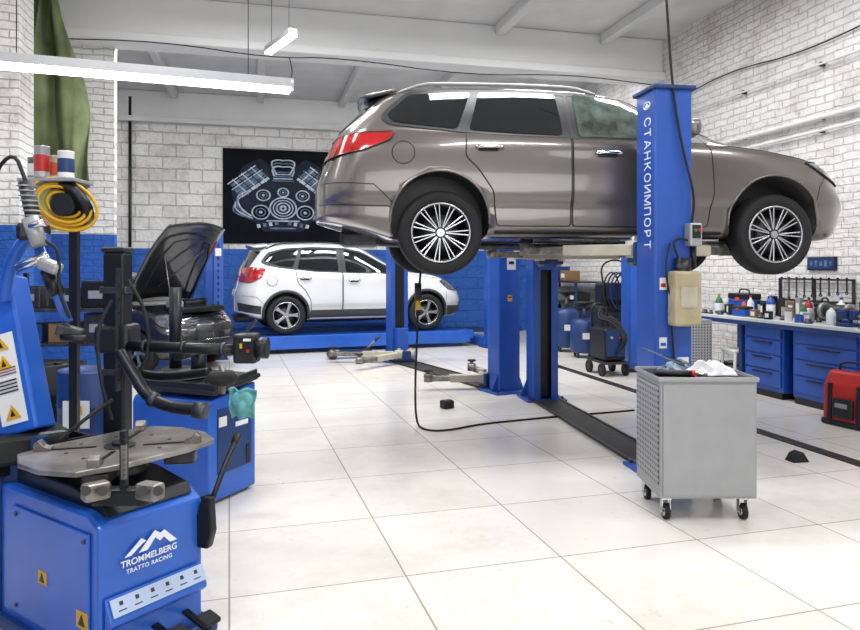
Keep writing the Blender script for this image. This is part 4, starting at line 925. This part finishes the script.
for tr in range(1500):
    if cnt>=58:break
    v=rr_.uniform(4.75,7.9);u=rr_.uniform(5.6,6.14)
    if any((v-a)**2+(u-b)**2<.0125 for a,b in used) or any((v-a)**2+(u-b)**2<.05 for a,b in used[12:18]):continue
    used.append((v,u));cnt+=1;m=rr_.choice([STEELD,GALV,BLACK,BLACK,BLUE,RED,WHITE,BROWN,CREAM,BLUED,STEELD]);kk=rr_.choice(['tin','box','part','box']);mb=MB();tall=1+.8*(u>5.95)
    if kk=='tin':
        r=rr_.uniform(.028,.045);h=rr_.uniform(.06,.13)*tall;mb.lathe([(.001,0),(r,0),(r*1.03,.004),(r,.01),(r,h-.008),(r*1.03,h-.004),(r,h),(.001,h)],m,None,20);mb.cyl((0,0,h),(0,0,h+.008),r*.85,BLACKM)
        single(mb,'tin_can','small %s tin can on the workbench'%cn[m],'can',(u,v,BT),0,'tins on the workbench')
    elif kk=='box':
        a,b,c=rr_.uniform(.06,.08),rr_.uniform(.06,.10),rr_.uniform(.06,.15)*tall;mb.box((0,0,c/2),(a,b,c),m,bev=.004);mb.box((-a/2-.001,0,c/2),(.002,b*.6,c*.5),WHITE)
        single(mb,'small_box','small %s carton on the workbench'%cn[m],'box',(u,v,BT),rr_.uniform(-.4,.4),'cartons on the workbench')
    else:
        r=rr_.uniform(.03,.045);mb.lathe([(r*.4,0),(r,0),(r,.018),(r*.7,.022),(r*.7,.05),(r*.4,.05)],STEELD,None,24,closed=True)
        single(mb,'machine_part','small round steel machine part on the workbench','machine part',(u,v,BT),0,'steel parts on the workbench')
def toolbox(u,v,z,w,d,h,m,lab,rz=0,hd=True):
    o=thing('toolbox',lab,'toolbox',(u,v,z),rz)
    mb=MB();mb.box((0,0,h*.36),(d,w,h*.72),m,bev=.015);mb.obj('box_base',o)
    mb=MB();mb.box((0,0,h*.86),(d*1.02,w*1.02,h*.28),BLACK,bev=.015);mb.box((-d*.52,0,h*.72),(.012,w*.2,h*.16),ORANGE);mb.obj('box_lid',o)
    if hd:
        mb=MB();mb.tube([(0,-w*.25,h),(0,-w*.22,h+.05),(0,w*.22,h+.05),(0,w*.25,h)],.01,BLACK,8,sm=1);mb.obj('box_handle',o)
toolbox(6.04,7.68,BT,.38,.2,.26,BLUE,'blue and black toolbox with orange latch on the workbench')
toolbox(6.06,6.40,BT,.18,.14,.2,BLACK,'black toolbox with orange latch on the workbench')
toolbox(6.0,5.15,BT,.4,.25,.22,RED,'red and black toolbox on the workbench')
toolbox(5.7,7.28,BT,.22,.14,.12,BLUE,'low blue case on the workbench',hd=False)
vs=thing('bench_vise','dark blue cast bench vise on the workbench','vise',(5.68,5.72,BT),0)
mb=MB();mb.box((0,0,.02),(.14,.16,.04),BLUED,bev=.01);mb.cyl((0,0,.03),(0,0,.08),.05,BLUED);mb.box((0,.03,.12),(.10,.12,.10),BLUED,bev=.02);mb.obj('vise_base',vs)
mb=MB();mb.box((0,-.09,.12),(.10,.06,.10),BLUED,bev=.015);mb.box((0,-.03,.175),(.11,.02,.02),STEEL);mb.cyl((0,-.1,.11),(0,-.2,.11),.012,STEEL);mb.cyl((-.07,-.2,.11),(.07,-.2,.11),.006,STEEL);mb.obj('vise_jaw',vs)
gr=thing('bench_grinder','grey twin-wheel bench grinder on the workbench','grinder',(5.85,6.02,BT),.1)
mb=MB();mb.cyl((0,-.11,.13),(0,.11,.13),.07,STEELD);mb.box((0,0,.03),(.13,.16,.06),BLACK,bev=.01);mb.obj('grinder_motor',gr)
for s in (-1,1):
    mb=MB();mb.cyl((0,s*.13,.13),(0,s*.17,.13),.085,GALV);mb.cyl((0,s*.17,.13),(0,s*.175,.13),.05,BLACK);mb.obj('grinding_wheel',gr)
pc=thing('perforated_cabinet','light grey perforated metal cabinet standing by the workbench','cabinet',(5.36,7.72,0),-YAW)
mb=MB();mb.box((0,0,.42),(.30,.30,.78),GALV,bev=.008);mb.box((0,0,.03),(.28,.28,.05),BLACK);mb.obj('cabinet_body',pc)
for i_,(c_,d__,m_) in enumerate((((-.154,0,.42),(.008,.27,.72),PERFX),((0,-.154,.42),(.27,.008,.72),perfmat('perforated_end','#aeafb0',0,.035)))):
    mb=MB();mb.box(c_,d__,m_);mb.obj('perforated_panel',pc)
st_=thing('step_stool','white plastic two-step stool standing under the workbench','stool',(5.72,7.36,0),-.2)
mb=MB()
for x in (-.13,.13):
    for y in (-.16,.16):mb.beam((x*1.15,y*1.1,0),(x,y,.44),.03,.03,WHITE)
mb.beam((-.15,-.17,.22),(.15,-.17,.22),.03,.03,WHITE);mb.beam((-.15,.17,.22),(.15,.17,.22),.03,.03,WHITE);mb.obj('stool_frame',st_)
mb=MB();mb.box((0,0,.45),(.3,.36,.03),WHITE,bev=.01);mb.obj('stool_seat',st_)
sc=thing('service_cart','black wheeled service machine with coiled hoses beside the tiled wall','service machine',CW(2.85,10.9),-YAW)
mb=MB();mb.box((0,0,.5),(.55,.5,.75),BLACK,bev=.03);mb.box((0,-.02,1.05),(.5,.4,.35),BLACKM,bev=.04);mb.box((0,-.255,1.08),(.34,.01,.22),BLUED);mb.box((0,-.255,.6),(.4,.01,.35),STEELD);mb.obj('machine_body',sc)
for k in range(4):
    mb=MB();mb.tube([((-.1+.07*k)+(.12+.02*k)*math.cos(t*math.pi/12),-.29-.01*k,1.1+.28*math.sin(t*math.pi/12)) for t in range(24)],.012,RUB if k!=2 else BLUED,8,True);mb.obj('coiled_hose',sc)
mb=MB();mb.tube([(-.2,-.2,1.2),(-.25,-.2,1.5),(0,-.2,1.6),(.25,-.2,1.45),(.22,-.25,.8)],.014,RUB,8,sm=2);mb.obj('coiled_hose',sc)
for x,y in ((-.22,-.2),(.22,-.2),(-.22,.2),(.22,.2)):
    mb=MB();mb.cyl((x-.02,y,.065),(x+.02,y,.065),.065,RUB);mb.box((x,y,.11),(.03,.06,.08),STEELD);mb.obj('caster',sc)
wm_=thing('welding_machine','blue and black welding machine on a wheeled trolley','welding machine',PZ(607,9.6,0),-YAW+.2)
mb=MB();mb.box((0,0,.42),(.3,.5,.42),BLACKM,bev=.02);mb.box((0,-.255,.44),(.26,.01,.34),BLUED);mb.cyl((-.06,-.26,.52),(-.06,-.275,.52),.02,GALV);mb.cyl((.06,-.26,.52),(.06,-.275,.52),.015,RED);mb.box((0,0,.18),(.34,.6,.03),STEELD);mb.obj('machine_body',wm_)
mb=MB();mb.tube([(-.12,.22,.6),(-.12,.26,.95),(.12,.26,.95),(.12,.22,.6)],.014,BLACKM,8,sm=1);mb.obj('trolley_handle',wm_)
for q in range(3):
    mb=MB();mb.tube([(0,-.27,.3),(.1+.03*q,-.35,.5),(.05,-.1,.72+.04*q),(-.1+.05*q,.1,.75),(0,.2,.9)],.014,RUB,8,sm=2);mb.obj('welding_cable',wm_)
for x in (-.17,.17):
    for y in (-.2,.2):
        mb=MB();mb.cyl((x-.02,y,.085),(x+.02,y,.085),.085,RUB);mb.cyl((x-.022,y,.085),(x+.022,y,.085),.04,STEELD);mb.obj('caster',wm_)
for px,D,h_,lab in ((566,12.2,.95,'blue oil drain drum on wheels against the tiled wall'),(584,11.4,.8,'small blue equipment drum on wheels beside the service machine')):
    o=thing('oil_drainer',lab,'oil drainer',PZ(px,D,0),-YAW);mb=MB()
    mb.lathe([(.001,.08),(.2,.08),(.22,.12),(.22,h_*.7),(.18,h_*.78),(.001,h_*.8)],BLUED,None,28);mb.box((0,-.222,h_*.45),(.14,.01,.10),WHITE);mb.obj('drum_tank',o)
    mb=MB();mb.cyl((0,0,h_*.78),(0,0,h_+.05),.02,STEEL);mb.lathe([(.02,0),(.19,.08),(.2,.1),(.18,.09)],BLACKM,Matrix.Translation((0,0,h_)),24);mb.obj('drain_funnel',o)
    for k in range(4):
        a=math.pi/4+k*math.pi/2;mb=MB();x,y=.17*math.cos(a),.17*math.sin(a);mb.cyl((x-.015,y,.04),(x+.015,y,.04),.04,RUB);mb.box((x,y,.075),(.02,.04,.05),STEELD);mb.obj('caster',o)
lk=thing('tall_cabinet','tall narrow blue steel cabinet by the tiled wall','cabinet',PZ(634,9.9,0),-YAW)
mb=MB();mb.box((0,0,.85),(.26,.4,1.6),BLUE,bev=.01);mb.box((0,0,.03),(.24,.36,.06),BLACK);mb.obj('cabinet_body',lk);mb=MB();mb.box((0,-.205,.87),(.22,.014,1.5),BLUE2,bev=.004);d3=mb.obj('cabinet_door',lk)
mb=MB();mb.box((.08,-.222,.9),(.012,.02,.12),STEEL);mb.obj('door_handle',d3)
sb=thing('equipment_shelf','dark steel shelf against the tiled wall holding boxed parts','shelf',(5.9,12.6,0),0)
mb=MB()
for y in (-.9,.9):
    for x in (-.25,.25):mb.box((x,y,.6),(.04,.04,1.2),BLUED)
for z in (.4,.8,1.19):mb.box((0,0,z),(.56,1.9,.03),STEELD)
mb.obj('shelf_frame',sb)
for i in range(8):
    z=(.415,.815,1.205)[i%3];h_=random.uniform(.15,.3);mb=MB();mb.box((0,0,h_/2),(.3,.26,h_),[BLUED,BLACK,BROWN,STEELD,GALV][i%5],bev=.012);mb.box((-.152,0,h_*.5),(.004,.15,h_*.4),WHITE)
    single(mb,'parts_box','boxed spare part on the dark shelf','box',(5.85,11.95+.42*(i//2)*.9+.02*i,z),0,'boxes on the wall shelf')
wr_=thing('wall_tool_rack','steel rack with hanging wrenches on the tiled wall','tool rack',(6.2,6.7,1.12),0)
mb=MB();mb.box((0,0,.2),(.03,1.1,.02),STEELD);mb.box((0,0,-.05),(.03,1.1,.02),STEELD)
for y in (-.54,0,.54):mb.box((0,y,.07),(.03,.02,.28),STEELD)
mb.obj('rack_frame',wr_)
for i in range(9):
    y=-.48+i*.12;L_=.15+.012*i;mb=MB();mb.box((-.03,0,-L_/2),(.008,.016,L_),STEELD);mb.cyl((-.034,0,0),(-.026,0,0),.016,STEELD,seg=12);mb.lathe([(.01,-.004),(.02,-.004),(.02,.004),(.01,.004)],STEELD,Matrix.Translation((-.03,0,-L_))@Matrix.Rotation(math.pi/2,4,'Y'),16,closed=True)
    single(mb,'wrench','steel combination wrench hanging on the wall rack','hand tool',(6.2,6.7+y,1.33),0,'wrenches on the wall rack')
sg=thing('wall_sign','small dark blue framed picture on the tiled wall','sign',(6.235,6.63,1.50),0)
mb=MB();mb.box((0,0,0),(.02,.42,.15),BLACK,bev=.004);mb.box((-.012,0,0),(.004,.38,.12),BLUED);
for i in range(5):mb.box((-.016,-.14+.07*i,0),(.003,.04,.05+.02*(i%2)),INK2)
mb.obj('sign_panel',sg)
for v,z,r,l in ((9.0,3.15,.03,'thick white pipe running along the brick wall'),(9.0,3.0,.018,'thin white pipe running along the brick wall'),(9.0,3.75,.012,'thin cable conduit along the brick wall')):
    mb=MB();mb.cyl((0,-5.5,0),(0,5.8,0),r,CEIL,seg=12)
    for k in range(9):mb.box((.03,-5+k*1.3,0),(.06,.03,.05),STEELD)
    single(mb,'wall_pipe',l,'pipe',(UR-.07,v,z))
mb=MB();mb.box((0,0,0),(.05,.12,.18),WHITE,bev=.01);mb.box((-.03,0,.02),(.01,.06,.06),BLACK);single(mb,'power_socket','white wall socket box on the tiled wall','socket',(6.22,5.62,1.3))
mb=MB();q0=[(-2.6,9.75,4.35),(-1.2,9.75,4.42),(.2,9.75,4.3),(1.1,9.75,4.38),(3,9.75,4.25),(4.6,9.75,4.38),(6.1,9.75,4.3)];mb.tube(q0,.008,BLACK,8,sm=2);mb.tube([(.45,9.75,4.33),(.5,9.74,4.1),(.42,9.73,3.95)],.008,BLACK,8,sm=2)
sworld(mb,'power_cable','black cable strung loosely along the ceiling beam','cable',q0[0])
mb=MB();q1=[(6.21,10.8,4.1),(6.21,9.6,3.98),(6.21,8.2,4.12),(6.21,6.8,3.95),(6.21,5.2,4.1)];mb.tube(q1,.009,BLACKM,8,sm=3)
sworld(mb,'power_cable','thin dark cable sagging along the brick wall','cable',q1[0])
# ---------------------------------------------------------------- floor things
mb=MB()
pts=[P(421,268,6.1),P(418,300,6.1),P(417,340,6.1)]
f=[G(416,424),G(424,431),G(445,432),G(480,425),G(520,421),G(560,417),G(600,414),G(634,411)]
for v in f:v.z=.008
pts+= [P(415,385,6.1)]+f
mb.tube(pts,.010,RUB,8,sm=2);mb.cyl(P(418,283,6.1),P(418,300,6.1),.03,BLACK);mb.cyl(P(418,300,6.1),P(418,310,6.1),.022,YEL)
sworld(mb,'air_hose','black hose hanging from the raised wagon and trailing over the floor','hose',f[0])
mb=MB();mb.box((0,0,.04),(.12,.10,.08),RUB,bev=.01);mb.box((0,0,.082),(.09,.07,.006),BLACK);single(mb,'rubber_block','small black rubber block on the floor','block',G(447,408),.3)
mb=MB();mb.prism([(-.07,0),(.07,0),(.02,.075),(-.03,.06)],-.05,.05,RUB,bev=.006);single(mb,'wheel_chock','black rubber wheel chock lying on the tiled floor','wheel chock',G(797,461),-YAW+.2)
mb=MB();mb.box((4.33,6.0,.004),(.12,9.0,.008),GRATE);
for i in range(90):mb.box((4.33,1.55+i*.1,.009),(.09,.012,.003),BLACK)
struct(mb,'trim_20')
jk=thing('floor_jack','low blue-grey trolley jack standing by the empty lift','jack',G(352,358),.1)
mb=MB()
for s in (-1,1):mb.beam((-.35,s*.11,.09),(.3,s*.11,.09),.02,.07,BLUED,bev=.006)
mb.cyl((-.33,-.13,.06),(-.33,.13,.06),.06,STEELD);mb.cyl((.28,-.15,.05),(.28,.15,.05),.05,STEELD);mb.box((0,0,.08),(.5,.14,.05),STEELD,bev=.01);mb.obj('jack_frame',jk)
mb=MB();mb.cyl((.2,0,.1),(.42,0,.30),.016,STEEL);mb.cyl((.38,0,.26),(.45,0,.33),.022,BLACK);mb.obj('jack_handle',jk)
mb=MB();mb.cyl((-.25,0,.1),(-.25,0,.14),.05,STEEL);mb.beam((-.25,0,.1),(.1,0,.08),.06,.04,STEELD);mb.obj('jack_saddle',jk)
# ---------------------------------------------------------------- lights
K=.53
def area(loc,sx,sy,e,rot=(0,0,0),col=(.985,.99,1)):
    l=bpy.data.lights.new('room_light','AREA');l.shape='RECTANGLE';l.size=sx;l.size_y=sy;l.energy=e*K;l.color=col
    o=bpy.data.objects.new('room_light',l);o.location=loc;o.rotation_euler=rot;bpy.context.collection.objects.link(o)
for u,v,e in ((-1.0,1.5,170),(2.2,1.5,150),(4.7,2.0,130),(-.8,5.2,190),(2.2,5.2,175),(4.4,5.4,130),(.2,7.8,190),(3.8,7.8,160)):
    area((u,v,4.8),1.6,.4,e)
for u,e in ((-.6,260),(2.2,260),(4.4,190)):area((u,10.8,4.93),1.8,.35,e)
area((-3.4,12.8,4.8),1.2,.4,90)
area((1.5,-2.6,2.6),5,2.6,240,(math.radians(82),0,math.radians(-8)))
wd=bpy.data.worlds.new('w');bpy.context.scene.world=wd;wd.use_nodes=True;wd.node_tree.nodes['Background'].inputs[0].default_value=(.9,.95,1,1);wd.node_tree.nodes['Background'].inputs[1].default_value=.5
bpy.context.scene.view_settings.view_transform='Standard'
cam=bpy.data.cameras.new('camera');co=bpy.data.objects.new('camera',cam);bpy.context.collection.objects.link(co)
co.location=(0,0,H);co.rotation_euler=(math.pi/2,0,-YAW);cam.sensor_width=36;cam.lens=700/860*36;cam.shift_y=-47/860;cam.clip_start=.05
bpy.context.scene.camera=co
